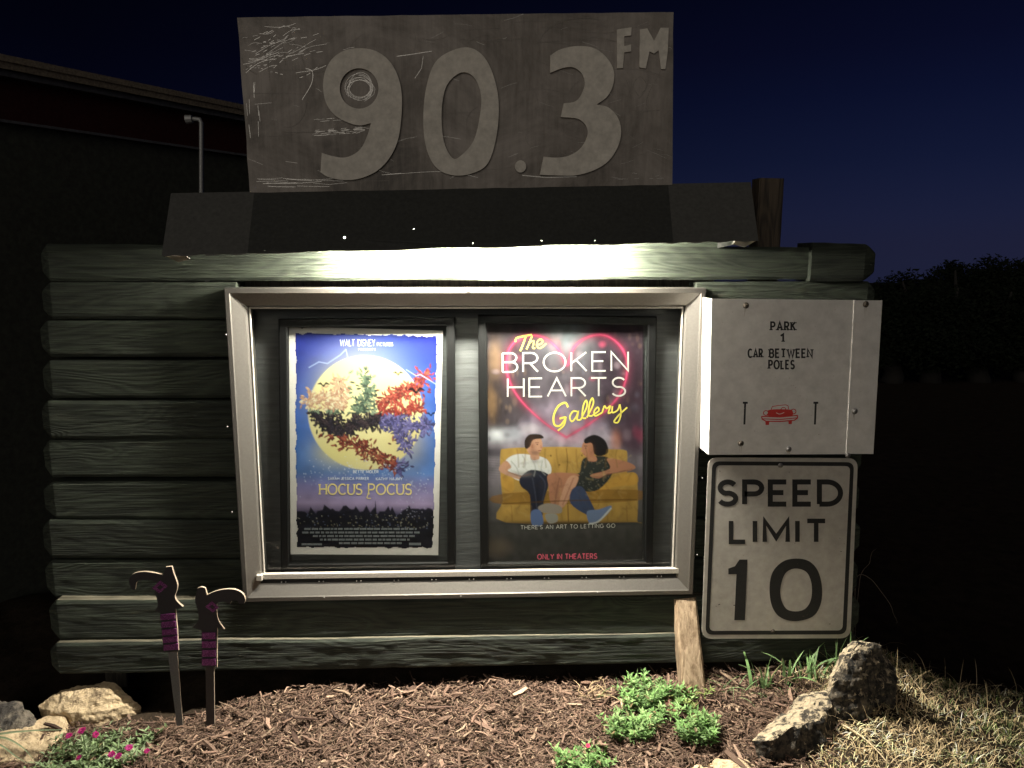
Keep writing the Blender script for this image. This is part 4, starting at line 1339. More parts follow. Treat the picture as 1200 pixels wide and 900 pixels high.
# person right: patterned dark dress
cv.poly([(385, 490), (440, 480), (478, 490), (490, 540), (440, 600), (380, 605), (330, 580), (340, 545), (372, 540)], S(44, 46, 44), 1)
for k in range(60): cv.ellipse(rp.uniform(370, 480), rp.uniform(492, 596), 2.2, 2.2, S(110, 108, 98), .5, 2)
cv.poly([(262, 545), (330, 540), (372, 548), (340, 570), (300, 650), (270, 650), (262, 590)], skin2, 1)
cv.poly([(330, 560), (368, 555), (352, 600), (318, 660), (296, 660)], skin1, 1)
cv.poly([(470, 488), (540, 500), (572, 520), (540, 535), (470, 545), (440, 560), (410, 548), (480, 525)], skin2, 1)
cv.poly([(345, 600), (380, 590), (410, 640), (430, 690), (395, 690), (340, 650)], S(60, 70, 98), 1)
cv.ellipse(404, 455, 24, 32, skin2, 1, 3, -8); cv.poly([(402, 480), (428, 480), (432, 498), (404, 498)], skin2, 1)
cv.poly([(390, 420), (425, 405), (462, 425), (474, 465), (448, 480), (424, 472), (416, 436), (392, 436)], S(24, 20, 22), 1)
for k in range(150):     # cloth folds, soft
    x, y = rp.uniform(92, 575), rp.uniform(470, 700)
    L = rp.uniform(10, 34); a2 = rp.uniform(0, 3.14)
    cv.line([(x, y), (x + L * math.cos(a2), y + L * math.sin(a2))], rp.uniform(3, 7), rp.choice([S(60, 46, 28), S(60, 46, 28), S(200, 176, 120)]), .16, 6, smooth=False)
cv.blob(215, 500, 16, 8, S(120, 110, 108), .5); cv.blob(160, 545, 40, 10, S(140, 136, 134), .6); cv.blob(205, 452, 10, 22, S(140, 96, 78), .5); cv.blob(414, 462, 10, 20, S(120, 78, 60), .5); cv.blob(290, 600, 12, 50, S(120, 80, 60), .4); cv.blob(220, 620, 10, 60, S(20, 20, 30), .5)
# plain features and folds
for (ex, ey, fx) in ((222, 440, 1), (394, 452, -1)):
    cv.ellipse(ex, ey, 2.6, 1.8, S(38, 28, 26), .9, 1.6); cv.line([(ex - 6, ey - 7), (ex + 5, ey - 7)], 2.2, S(52, 36, 30), .8, 1.6, False)
    cv.poly([(ex + 12 * fx, ey + 2), (ex + 19 * fx, ey + 12), (ex + 11 * fx, ey + 14)], S(176, 124, 98), .9, 2)
    cv.line([(ex + 4 * fx, ey + 22), (ex + 13 * fx, ey + 21)], 2.4, S(128, 66, 60), .8, 1.6, False)
    cv.ellipse(ex - 18 * fx, ey + 6, 4, 7, S(160, 108, 84), .9, 2)
cv.blob(216, 470, 18, 9, S(92, 66, 54), .55, 1.2)
for pts in ([(130, 500), (150, 525), (158, 556)], [(200, 488), (215, 520), (210, 552)], [(240, 500), (236, 530), (250, 548)], [(170, 480), (180, 500), (178, 520)]):
    cv.line(pts, 4, S(150, 148, 148), .6, 4)
for pts in ([(118, 536), (160, 552), (200, 545)], [(470, 545), (520, 536), (560, 526)], [(415, 552), (450, 556), (482, 545)], [(300, 560), (290, 610), (284, 652)], [(350, 560), (330, 610), (312, 655)]):
    cv.line(pts, 3.5, S(110, 70, 54), .55, 4)
for pts in ([(205, 560), (215, 620), (222, 690)], [(230, 550), (250, 580), (240, 640)], [(360, 605), (395, 650), (410, 688)]):
    cv.line(pts, 4, S(70, 74, 92), .6, 4)
for x in (150, 180, 250, 290, 360, 395, 470, 505): cv.line([(x, 458), (x + rp.uniform(-5, 5), 480), (x + rp.uniform(-8, 8), 520)], 5, S(116, 84, 34), .4, 5)
for (x, y) in ((270, 480), (380, 478), (300, 512)): cv.ellipse(x, y, 3, 3, S(90, 62, 24), .8, 2)
for x in (130, 200, 330, 470, 540): cv.line([(x, 660), (x + 3, 714)], 4, S(118, 84, 34), .45, 5)
cv.line([(100, 652), (340, 640), (575, 636)], 4, S(84, 58, 22), .7, 4); cv.blob(330, 722, 260, 8, S(30, 28, 28), .8)
# shoes
cv.poly([(226, 662), (260, 650), (304, 660), (306, 685), (262, 686), (232, 680)], S(150, 138, 128), 1)
cv.poly([(250, 690), (290, 690), (292, 716), (262, 722)], S(150, 146, 140), 1)
cv.poly([(200, 680), (232, 676), (242, 725), (204, 730)], S(92, 112, 156), 1)
cv.poly([(400, 678), (440, 672), (486, 658), (470, 690), (420, 724), (402, 712)], S(110, 126, 160), 1); cv.line([(408, 724), (440, 715), (484, 668)], 6, S(200, 200, 200), .9)
cv.blob(80, 810, 50, 36, S(112, 98, 84), .6, 1.6)
cv.build("printed_picture", p2q, 555, 370, YPO - .0004, M['art'], pb_)
tmap = zoommap(555, 370, YPO - .0005)
tx = Ink(YPO, tmap)
letters(tx, "BROKEN", 102, 543, 198, 66, 6.0, gap=.24, slope=-.012)
M['wprint'] = m_plain("white_print", S(160, 154, 152), .8, 0, .1, 40, .08, 0)
tx.build("title_lettering", M['wprint'], pb_); tx = Ink(YPO, tmap)
letters(tx, "HEARTS", 120, 534, 285, 64, 6.0, gap=.24, slope=-.008)
tx.build("title_lettering", M['wprint'], pb_)
tx = Ink(YPO, tmap)
letters(tx, "THERE'S AN ART TO LETTING GO", 166, 497, 751, 13, 2.0, gap=.3, slope=-.02)
tx.build("tagline_lettering", m_plain("grey_tagline_print", S(176, 172, 166), .6, 0, .3, 40, .08, 0), pb_)
tx = Ink(YPO, tmap)
letters(tx, "ONLY IN THEATERS", 225, 433, 856, 17, 3.2, gap=.3, slope=-.012)
tx.build("release_lettering", m_plain("pink_print", S(214, 92, 116), .6, 0, .3, 40, .08, 0), pb_)
tx = Ink(YPO, tmap)
M['yellow'] = m_plain("yellow_print", S(190, 176, 78), .6, 0, .3, 40, .08, 0)
for pts, w in (([(146, 92), (152, 78), (176, 72), (205, 66)], 6), ([(184, 72), (174, 100), (164, 124)], 6), ([(206, 70), (196, 95), (186, 118)], 6), ([(188, 112), (200, 92), (212, 90), (208, 112), (216, 114)], 5),
               ([(222, 104), (240, 96), (240, 84), (228, 86), (222, 104), (234, 114), (256, 98)], 5),
               ([(332, 322), (322, 306), (298, 318), (282, 350), (284, 382), (304, 386), (324, 358), (302, 362)], 7), ([(324, 358), (318, 384), (296, 404)], 6),
               ([(368, 338), (350, 336), (338, 356), (346, 372), (360, 356), (368, 338), (364, 364), (376, 366)], 5.5),
               ([(376, 366), (398, 320), (396, 298), (386, 316), (382, 356), (396, 360)], 5.5), ([(398, 358), (420, 312), (418, 290), (408, 308), (404, 348), (418, 352)], 5.5),
               ([(418, 350), (440, 334), (436, 322), (424, 336), (428, 352), (452, 340)], 5.5), ([(452, 340), (460, 318), (468, 326), (480, 318), (474, 342), (486, 338)], 5.5),
               ([(488, 318), (488, 340), (506, 332), (514, 312)], 5.5), ([(514, 312), (518, 345), (508, 374), (494, 372), (510, 350), (540, 322)], 5.5)):
    if pts[0] == (332, 322):
        tx.build("script_lettering", M['yellow'], pb_); tx = Ink(YPO, tmap)
    tx.stroke(crom(pts, 6, False), w)
tx.build("script_lettering", M['yellow'], pb_)

# ------------------------------------------------------------------ parking sign
YK = 2.89
kq = [(834, 350), (1034, 352), (1023.5, 532), (830.5, 533)]
c = at(930, 533, YK)
park = thing("parking_sign", "white folded sheet sign asking to park one car between poles", "sign", (c.x, c.y, c.z))
def split_q(t): return (kq[0][0] + (kq[1][0] - kq[0][0]) * t, kq[0][1] + (kq[1][1] - kq[0][1]) * t), (kq[3][0] + (kq[2][0] - kq[3][0]) * t, kq[3][1] + (kq[2][1] - kq[3][1]) * t)
(tmx, tmy), (bmx, bmy) = split_q(.848)
(tmx2, tmy2), (bmx2, bmy2) = split_q(.835)
V, Fc = prism([[at(*kq[0], YK), at(tmx, tmy, YK), at(bmx, bmy, YK), at(*kq[3], YK)]], .002)
o = part("face_sheet", V, Fc, M['white'], park); fix_normals(o.data)
V, Fc = prism([[at(tmx2, tmy2 + .4, YK - .0028), at(*kq[1], YK - .0028), at(*kq[2], YK - .0028), at(bmx2, bmy2 - .4, YK - .0028)]], .002)
o = part("side_strip", V, Fc, M['white'], park); fix_normals(o.data)
a, b = at(*kq[0], YK), at(*kq[3], YK)
V, Fc = prism([[a + Vector((0, .002, 0)), b + Vector((0, .002, 0)), Vector((b.x - .004, W - .005, b.z)), Vector((a.x - .004, W - .005, a.z))]], .002, Vector((1, 0, 0)))
o = part("folded_edge", V, Fc, M['white'], park); fix_normals(o.data)
# wooden packing strips between sheet and wall
for t in (.2, .5, .8):
    (ax, ay), (bx, by) = split_q(t)
    q0, q1 = at(ax, ay + 12, YK + .003), at(bx, by - 12, YK + .003)
    me = bevel_box((q0.x - .03, YK + .003, q1.z), (q0.x + .03, W - .006, q0.z), .003)
    link_mesh("packing_strip", me, M['log_bare'], park)
for wd_, x0_, x1_w, by_, cp_, sw_, gp_ in (("PARK", 903.6, 931.8, 387, 9.4, 2.1, .45), ("1", 914.8, 917.8, 400.5, 8.8, 2.2, .4), ("CAR", 877, 893.2, 418.7, 9.4, 2.0, .42), ("BETWEEN", 902, 951.6, 418.7, 9.4, 2.0, .36), ("POLES", 901.2, 930.6, 432, 9.4, 2.0, .4)):
    ik = Ink(YK)
    letters(ik, wd_, x0_, x1_w, by_, cp_, sw_, slab=True, gap=gp_)
    ik.build("lettering", M['ink'], park)
for (x0, xb) in ((873.3, 872.3), (956, 955)):
    ik = Ink(YK)
    ik.stroke([(x0, 471.5), (xb, 497.5)], 2.3); ik.stroke([(x0 - 2.8, 472), (x0 + 3.0, 472)], 2.4)
    ik.build("pole_mark", M['ink'], park)
rb_ = random.Random(21)
rd = Ink(YK)
zz = lambda pts: [(850 + x / 5, 360 + y / 5) for x, y in pts]
rd.fill([crom(zz([(250, 604), (300, 598), (380, 600), (395, 612), (392, 634), (320, 640), (246, 636), (250, 618)]), 3)])
rd.stroke(zz(ell(238, 620, 15, 14, 16) + [(253, 620)]), 1.0); rd.stroke(zz(ell(399, 611, 15, 14, 16) + [(414, 611)]), 1.0)
rd.stroke(zz([(268, 600), (276, 582), (310, 576), (355, 572), (368, 578), (370, 598)]), .8)
rd.stroke(zz(crom([(325, 598), (335, 588), (350, 590), (354, 598)], 4, False)), .8)
rd.stroke(zz([(212, 640), (320, 643), (424, 634)]), 1.3); rd.stroke(zz([(216, 654), (320, 658), (422, 648)]), 1.0)
rd.stroke(zz([(212, 640), (216, 656), (238, 668), (320, 670), (405, 662), (422, 650), (424, 634)]), 1.3)
rd.fill([zz([(234, 668), (258, 669), (256, 690), (236, 690)])]); rd.fill([zz([(369, 665), (391, 664), (389, 685), (371, 685)])])
rd.build("red_car_picture", M['red'], park)
wk = Ink(YK - .0016)
wk.stroke(zz(crom([(298, 618), (318, 626), (345, 617)], 5, False)), .8)
wk.build("grille_highlight", M['white'], park)
for (x, y, d) in ((874, 358, 0), (1014.5, 356.5, .003), (1001.5, 482, .003), (868, 519.5, 0), (924, 526.5, 0)):
    screw(park, x, y, YK - d, .0125, 'screw_dark' if y < 360 or x < 870 else 'screw')

gm = Ink(YK - .0029)
for (x, y) in ((874, 358), (1014.5, 356.5), (1001.5, 482), (868, 519.5), (924, 526.5)):
    for k in range(3):
        dx = rb_.uniform(-1.6, 1.6); gm.stroke([(x + dx, y + 2), (x + dx - .2, y + rb_.uniform(4, 7)), (x + dx - .5, min(531, y + rb_.uniform(8, 15)))], rb_.uniform(.5, 1.1), .1)
for k in range(40):
    x, y = rb_.uniform(842, 1015), rb_.uniform(362, 526); gm.stroke([(x, y), (x + rb_.uniform(-1.5, 1.5), y + rb_.uniform(-1.2, 1.2))], rb_.uniform(.25, .7))
o = gm.build("grime_marks", m_plain("sign_grime", (0.33, 0.30, 0.25), .8, 0, .2, 60, .3, 0), park); o["kind"] = "stuff"
# ------------------------------------------------------------------ speed limit sign
YV = 2.965
vq = [(830, 536), (1005.5, 537), (996.5, 748), (822, 748.5)]
def rounded(q, r, n=6):
    """corner-rounded quad in px"""
    out = []
    for i in range(4):
        p = np.array(q[i], float); a = np.array(q[i - 1], float); b = np.array(q[(i + 1) % 4], float)
        da = (a - p) / np.hypot(*(a - p)); db = (b - p) / np.hypot(*(b - p))
        s, e = p + da * r, p + db * r
        for k in range(n + 1):
            t = k / n
            out.append(tuple((1 - t) ** 2 * s + 2 * t * (1 - t) * p + t * t * e))
    return out
def inset(q, d):
    c = np.mean(np.array(q, float), 0)
    return [(x + (d if x < c[0] else -d), y + (d if y < c[1] else -d)) for x, y in q]
c = at(912, 748, YV)
spd = thing("speed_limit_sign", "white speed limit 10 sign with black border below the parking sign", "sign", (c.x, c.y, c.z))
V, Fc = prism([[at(x, y, YV) for x, y in rounded(vq, 12)]], .003)
o = part("plate", V, Fc, M['speedwhite'], spd); fix_normals(o.data)
ik = Ink(YV)
ik.fill([rounded(inset(vq, 4.6), 9), rounded(inset(vq, 9.2), 6)])
ik.build("border", M['ink'], spd); ik = Ink(YV)
zs = lambda pts: [(820 + x / 4.0, 530 + y / 4.0, *q) for x, y, *q in pts]
def L(txt, x0, x1, base, cap, w, gap): letters(ik, txt, x0, x1, base, cap, w, gap)
letters(ik, "SPEED", 842.5, 985, 590.8, 26, 6.0, gap=.30)
ik.build("lettering", M['ink'], spd); ik = Ink(YV)
letters(ik, "LIMIT", 856.7, 967, 635, 24.5, 5.4, gap=.36)
ik.build("lettering", M['ink'], spd); ik = Ink(YV)
ik.fill([[(p[0], p[1]) for p in zs([(134, 572), (134, 545), (165, 534), (186, 503), (224, 503), (212, 787), (162, 787), (172, 572)])]])
ik.build("digit", M['ink'], spd); ik = Ink(YV)
ik.fill([crom(zs([(455, 498), (515, 512), (556, 560), (574, 640), (566, 715), (530, 770), (450, 792), (380, 775), (340, 725), (327, 645), (340, 565), (390, 512)]), 5),
         crom(zs([(452, 545), (498, 560), (520, 600), (526, 650), (518, 700), (492, 735), (450, 746), (408, 735), (384, 695), (378, 645), (390, 590), (412, 558)]), 5)])
ik.build("digit", M['ink'], spd)
bl = Ink(YV)
rb = random.Random(3)
for k in range(26):
    x, y = rb.uniform(834, 990), rb.uniform(550, 735); s = rb.uniform(.3, .9)
    bl.stroke([(x, y), (x + rb.uniform(-3, 3) * s, y + rb.uniform(-1.5, 1.5) * s)], s)
o = bl.build("paint_chips", M['screw_dark'], spd); o["kind"] = "stuff"
screw(spd, 914.5, 545.5, YV, .011); screw(spd, 905.5, 739.5, YV, .009, 'screw_dark')
screw(spd, 993.5, 533.5, YK, .011)
for yy in (560, 640, 720):
    p = at(912, yy, YV)
    me = bevel_box((p.x - .16, YV + .0035, p.z - .03), (p.x + .16, W - .004 if yy < 700 else 3.008, p.z + .03), .003)
    link_mesh("packing_strip", me, M['log_bare'], spd)

# ------------------------------------------------------------------ leaning prop
g0 = on_ground(812, 806)
pt, pb2 = at(800.5, 700, 3.045), Vector((at(812, 806, g0.y).x, g0.y, g0.z - .02))
prop = thing("prop_post", "short bare timber prop leaning under the lower right corner of the case", "post", g0)
ax = (pt - pb2); Lp = ax.length; ax.normalize()
bm = bmesh.new()
sd = Vector((1, 0, 0)); sd = (sd - ax * sd.dot(ax)).normalized(); fw = ax.cross(sd)
ns = 26
rings = []
for i in range(ns + 1):
    t = i / ns
    c = pb2.lerp(pt, t)
    ring = []
    for (u, v) in ((-1, -.7), (-.8, -1), (-.3, -1.03), (.3, -1.0), (.8, -1), (1, -.75), (1, .75), (.8, 1), (-.8, 1), (-1, .75)):
        q = c + sd * u * (.050 + .002 * (1 - t)) + fw * v * .042
        q += Vector((mnoise.noise(q * 11), mnoise.noise(q * 11 + Vector((5, 5, 5))), 0)) * .0022
        ring.append(bm.verts.new(q))
    rings.append(ring)
for i in range(ns):
    for j in range(10):
        bm.faces.new((rings[i][j], rings[i][(j + 1) % 10], rings[i + 1][(j + 1) % 10], rings[i + 1][j]))
bm.faces.new(rings[0][::-1]); bm.faces.new(rings[-1])
bmesh.ops.recalc_face_normals(bm, faces=bm.faces)
me = bpy.data.meshes.new("m"); bm.to_mesh(me); bm.free()
link_mesh("timber", me, M['prop'], prop)

# ------------------------------------------------------------------ yard stakes
def stake(name, label, Zf, Yk, outline, blade, diamond, stripes, bladeMat, th=.006):
    """flat plywood cut-out: black front, pale sawn edge; Zf maps zoom to px"""
    P = lambda pts, d=0.0: [at(*Zf(p), Yk - d) for p in pts]
    base = at(*Zf(blade[2]), Yk)
    st = thing(name, label, "yard stake", (base.x, base.y, base.z), "sword stakes in the mulch")
    for nm, pts, mt, sm_ in (("cutout", outline, M['stake'], True), ("blade", blade, bladeMat, False)):
        lp = P(crom(pts, 5) if sm_ else pts, .004 if sm_ else 0)
        V, Fc = prism([lp], th if not sm_ else th + .004)
        n = len(lp)
        ntri = (len(Fc) - n) // 2
        mats = [0] * (2 * ntri) + [1] * n
        o = part(nm, V, Fc, [mt, M['edge']], st, mats=mats); fix_normals(o.data)
    k = Ink(Yk - .0045, lambda x, y, d: at(*Zf((x, y)), Yk - .0045 - d))
    k.fill([diamond[0], diamond[1]])
    k.build("diamond", M['glitter'], st)
    for s_ in stripes:
        V, Fc = prism([P(s_, .0085)], .004)
        o = part("grip_band", V, Fc, M['glitter'], st); fix_normals(o.data)
    return st
zf = lambda p: (140 + p[0] / 4.2875, 650 + p[1] / 4.2857)
def bands(xl, xr, y0, y1, n, slope, dx):
    out = []
    for i in range(n):
        a = y0 + (y1 - y0) * i / n; b = a + (y1 - y0) / n * .74
        out.append([(xl + dx * i, a), (xr + dx * i, a - slope), (xr + dx * i, b - slope), (xl + dx * i, b)])
    return out
stake("yard_stake", "taller sword-shaped yard stake with bright purple glitter grip, at left",
      zf, 2.80,
      [(232, 62, 1), (262, 60, 1), (274, 100), (290, 145), (289, 175), (278, 212), (292, 238), (319, 262, 1), (306, 272), (280, 272, 1), (290, 380, 1), (297, 482, 1), (222, 495, 1), (212, 400, 1), (203, 290, 1), (178, 282), (192, 255), (186, 215), (176, 190), (196, 160), (180, 138), (150, 128), (110, 125), (85, 140), (78, 175, 1), (66, 178, 1), (48, 140), (52, 112), (80, 92), (130, 86), (180, 93), (218, 104, 1)],
      [(242, 490), (290, 488), (318, 856), (288, 860)],
      ([(162, 168), (206, 130), (243, 158), (200, 194)], [(187, 165), (205, 150), (221, 163), (202, 177)]),
      bands(206, 278, 302, 492, 5, 6, 4), M['bladepaint'])
stake("yard_stake", "shorter sword-shaped yard stake nearly black with dull purple grip, at right",
      zf, 2.82,
      [(392, 170, 1), (410, 163), (430, 168, 1), (440, 202, 1), (480, 185), (530, 174), (580, 176), (618, 195), (632, 225), (626, 246, 1), (600, 248, 1), (590, 232), (565, 232), (556, 248, 1), (520, 236), (488, 250), (490, 310), (500, 340), (526, 376, 1), (490, 366, 1), (489, 470, 1), (490, 566, 1), (412, 566, 1), (412, 380, 1), (366, 366, 1), (390, 338), (397, 310), (390, 270), (380, 225)],
      [(432, 560), (475, 560), (478, 856), (436, 856)],
      ([(430, 262), (464, 234), (500, 264), (470, 290)], [(452, 262), (466, 250), (480, 264), (468, 275)]),
      bands(414, 482, 392, 568, 4, 0, 0), M['bladedark'])

# ------------------------------------------------------------------ rocks
M['rock_grey'] = m_rock("grey_rough_stone", (0.10, 0.085, 0.065), (0.2, 0.17, 0.13), (0.04, 0.035, 0.03), .45)
M['rock_dark'] = m_rock("stained_limestone", (0.30, 0.24, 0.15), (0.46, 0.38, 0.26), (0.035, 0.028, 0.02), .44, (3.2, 3.2, 1.2))
M['rock_tan'] = m_rock("tan_limestone", (0.44, 0.33, 0.19), (0.60, 0.47, 0.30), (0.14, 0.10, 0.06), .37)
def at_z(x, y, z):
    d = ray(x, y)
    return CAM + d * ((z - CAM.z) / d.z)
M['dark_front'] = m_rock("blackened_stone", (0.03, 0.025, 0.018), (0.10, 0.082, 0.058), (0.010, 0.009, 0.007), .44, (4, 4, 2))  # darker stone for faces turned towards the camera
def hull_rock(label, pts, mat, seed, rough=1.0, cuts=5, dark_front=None):
    """broken stone: convex hull of the corners seen in the photo, subdivided and weathered"""
    bm = bmesh.new()
    for p in pts: bm.verts.new(p)
    res = bmesh.ops.convex_hull(bm, input=bm.verts)
    loose = [v for v in bm.verts if not v.link_faces]
    bmesh.ops.delete(bm, geom=loose, context='VERTS')
    bmesh.ops.triangulate(bm, faces=bm.faces)
    for _ in range(cuts):
        es = [e for e in bm.edges if e.calc_length() > .014]
        if not es or len(bm.verts) > 14000: break
        bmesh.ops.subdivide_edges(bm, edges=es, cuts=1, use_grid_fill=True)
        bmesh.ops.triangulate(bm, faces=[f for f in bm.faces if len(f.verts) > 3])
        if _ < 2:
            bmesh.ops.smooth_vert(bm, verts=bm.verts, factor=.16, use_axis_x=True, use_axis_y=True, use_axis_z=True)
    bm.normal_update()
    off = Vector((seed * 3.1, seed * 1.7, 0))
    mv = []
    for v in bm.verts:
        q = v.co
        lay = mnoise.noise(Vector((q.x * 5, q.y * 5, q.z * 45)) + off)
        d = .020 * mnoise.noise(q * 9 + off) + .010 * mnoise.noise(q * 24 + off) + .007 * lay + .005 * mnoise.noise(q * 60 + off) + .003 * mnoise.noise(q * 130 + off)
        d -= .010 * max(0, mnoise.noise(q * 15 + off) - .25) * 2
        mv.append(q + v.normal * d * rough)
    for v, q in zip(bm.verts, mv): v.co = q
    bm.normal_update()
    if dark_front is not None:
        for f in bm.faces:
            c = f.calc_center_median()
            if f.normal.y < -.52 - .5 * mnoise.noise(c * 22 + off) - .35 * mnoise.noise(Vector((c.x * 70, c.y * 70, c.z * 16)) + off): f.material_index = 1
    me = bpy.data.meshes.new("m"); bm.to_mesh(me); bm.free()
    o = link_mesh("rock", me, [mat] + ([dark_front] if dark_front is not None else []), None, False)
    rebase(o); tag(o, label, "rock", "rocks edging the bed")
    return o
def slab_pts(poly, zs, thick):
    out = []
    for (x, y), z in zip(poly, zs):
        p = at_z(x, y, z); out += [p, Vector((p.x * .99, p.y, p.z - thick))]
    return out
gl = on_ground(60, 850).z
hull_rock("pale tan slab tilted under the left end of the timbers", slab_pts([(40, 826), (62, 812), (100, 801), (136, 799), (165, 824), (140, 829), (112, 834), (72, 836)], [gl + t for t in (.075, .115, .15, .15, .05, .05, .06, .07)], .09), M['rock_tan'], 4, .9)
hull_rock("flat tan slab at the left edge beside the flowers", slab_pts([(-60, 874), (0, 860), (62, 837), (78, 839), (76, 856), (40, 889), (0, 893), (-60, 900)], [gl + t for t in (.02, .04, .055, .05, .03, .0, -.02, -.02)], .09), M['rock_tan'], 11, .7)
hull_rock("rough grey stone behind the tan slab at the left edge", slab_pts([(-50, 835), (-10, 822), (22, 822), (40, 838), (36, 850), (0, 868), (-50, 872)], [gl + t for t in (.05, .09, .09, .06, .045, .03, .03)], .12), M['rock_grey'], 6, 1.5)
def yp(px, py, Y): return at(px, py, Y)
gd = on_ground(1006, 838); Yd_ = gd.y
hull_rock("tall dark-streaked rock standing at the edge of the dry grass", [yp(999, 750, Yd_ + .06), yp(1012, 749, Yd_ + .07), yp(1030, 757, Yd_ + .08), yp(1042, 772, Yd_ + .10), yp(1048, 800, Yd_ + .08), yp(980, 776, Yd_ + .06), yp(968, 797, Yd_ + .02), yp(974, 806, Yd_ - .01),
    yp(1001, 765, Yd_ + .0), yp(1008, 800, Yd_ - .03), yp(1022, 836, Yd_ - .02), yp(1002, 845, Yd_ - .03), yp(970, 845, Yd_), yp(1048, 838, Yd_ + .04), yp(1000, 770, Yd_ + .2), yp(1040, 795, Yd_ + .22), yp(975, 800, Yd_ + .2)], M['rock_dark'], 23, 1.25, dark_front=M['dark_front'])
ge = on_ground(930, 893); Ye = ge.y
hull_rock("low sloping rock with blackened front in front of the tall one", [yp(881, 870, Ye + .03), yp(887, 864, Ye + .10), yp(905, 846, Ye + .20), yp(938, 814, Ye + .30), yp(972, 802, Ye + .28), yp(978, 822, Ye + .12), yp(962, 840, Ye + .04), yp(925, 852, Ye - .0), yp(907, 866, Ye - .01),
    yp(893, 898, Ye + .02), yp(925, 905, Ye - .01), yp(968, 896, Ye + .03), yp(984, 850, Ye + .16), yp(900, 880, Ye + .25), yp(980, 850, Ye + .3)], M['rock_dark'], 15, 1.0, dark_front=M['dark_front'])
gf_ = on_ground(850, 905)
hull_rock("pale rock top at the bottom edge below the green plant", slab_pts([(800, 905), (815, 893), (838, 887), (868, 887), (892, 897), (900, 915), (860, 940), (815, 935)], [gf_.z + t for t in (.01, .03, .045, .045, .03, .0, .0, .0)], .08), M['rock_tan'], 31, 1.0)

# ------------------------------------------------------------------ mulch
def set_tint(me, cols):
    a = me.color_attributes.new("tint", 'FLOAT_COLOR', 'POINT')
    rgba = np.ones((len(cols), 4)); rgba[:, :3] = cols
    a.data.foreach_set("color", rgba.ravel())

def shreds(n, x0, x1, y0, y1, Lr, Wr, seed, keep=None, zr=(.0, .03), pal=None, bright=1.0):
    r = np.random.default_rng(seed)
    x = r.uniform(x0, x1, n); y = r.uniform(y0, y1, n)
    if keep is not None:
        k = keep(x, y, r); x, y = x[k], y[k]; n = len(x)
    L = r.gamma(2.2, (Lr[1] - Lr[0]) / 4.4, n) + Lr[0]; L = np.minimum(L, Lr[1] * 1.4)
    wd = r.uniform(*Wr, n); th = wd * r.uniform(.25, .6, n)
    az = r.uniform(0, 2 * np.pi, n); pit = np.clip(r.normal(0, .22, n), -.45, .45)
    rol = r.normal(0, .5, n)
    bend = r.normal(0, .10, n)
    z = height(x, y) + r.uniform(*zr, n) + .5 * np.abs(np.sin(pit)) * L
    ux = np.stack([np.cos(az) * np.cos(pit), np.sin(az) * np.cos(pit), np.sin(pit)], -1)
    sx0 = np.stack([-np.sin(az), np.cos(az), np.zeros(n)], -1)
    up0 = np.cross(ux, sx0)
    sx = sx0 * np.cos(rol)[:, None] + up0 * np.sin(rol)[:, None]
    up = np.cross(ux, sx)
    C = np.stack([x, y, z], -1)
    V = np.zeros((n, 12, 3))
    tap = r.uniform(.25, 1.0, (n, 2))
    for ri, (t, ti) in enumerate(((-.5, 0), (0, None), (.5, 1))):
        cen = C + ux * (L * t)[:, None] + sx * ((bend * L) * (1 - 4 * t * t))[:, None] + up * (bend * L * .5 * (1 - 4 * t * t))[:, None]
        f = np.ones(n) if ti is None else tap[:, ti]
        for qi, (a, b) in enumerate(((-1, -1), (1, -1), (1, 1), (-1, 1))):
            V[:, ri * 4 + qi] = cen + sx * (a * wd * f / 2)[:, None] + up * (b * th * f / 2)[:, None]
    fq = []
    for ri in range(2):
        for j in range(4):
            fq.append((ri * 4 + j, ri * 4 + (j + 1) % 4, ri * 4 + 4 + (j + 1) % 4, ri * 4 + 4 + j))
    fq += [(3, 2, 1, 0), (8, 9, 10, 11)]
    Fc = (np.array(fq)[None] + (np.arange(n) * 12)[:, None, None]).reshape(-1, 4)
    pal = np.array(pal)
    t = r.random(n)
    ci = r.choice(len(pal), n, p=None)
    col = pal[ci] * (0.5 + .72 * r.random(n) ** 1.2)[:, None] * bright * np.array([1.0, .95, .92])
    cols = np.repeat(col, 12, 0)
    return V.reshape(-1, 3), Fc, cols
PALM = [(0.14, 0.092, 0.066), (0.17, 0.115, 0.084), (0.20, 0.138, 0.102), (0.10, 0.064, 0.046), (0.16, 0.108, 0.080), (0.23, 0.165, 0.122), (0.17, 0.112, 0.084), (0.065, 0.042, 0.032), (0.19, 0.13, 0.096), (0.30, 0.225, 0.16)]
def mulch_keep(x, y, r):
    back = 3.02 - .10 * sstep(-.5, -1.4, x)
    right = 1.22 + .1 * np.sin(y * 5)
    return (y < back + r.normal(0, .015, len(x))) & (x < right + r.normal(0, .08, len(x)))
A = [shreds(76000, -2.1, 1.5, 1.95, 3.06, (.010, .036), (.0016, .0050), 1, mulch_keep, (.0, .026), PALM),
     shreds(4200, -2.1, 1.5, 1.95, 3.06, (.022, .075), (.004, .010), 2, mulch_keep, (.006, .030), PALM),
     shreds(190, -2.1, 1.5, 1.95, 3.06, (.04, .12), (.009, .02), 3, mulch_keep, (.014, .032), PALM, 1.2)]
V = np.concatenate([a[0] for a in A]); cols = np.concatenate([a[2] for a in A])
o_ = 0; Fs = []
for a in A:
    Fs.append(a[1] + o_); o_ += len(a[0])
me = bpy.data.meshes.new("m"); me.from_pydata(V.tolist(), [], np.concatenate(Fs).tolist()); set_tint(me, cols); me.update()
o = link_mesh("bark_mulch", me, M['mulch'])
tag(o, "brown shredded bark mulch covering the bed in front of the wall", "mulch", kind="stuff")

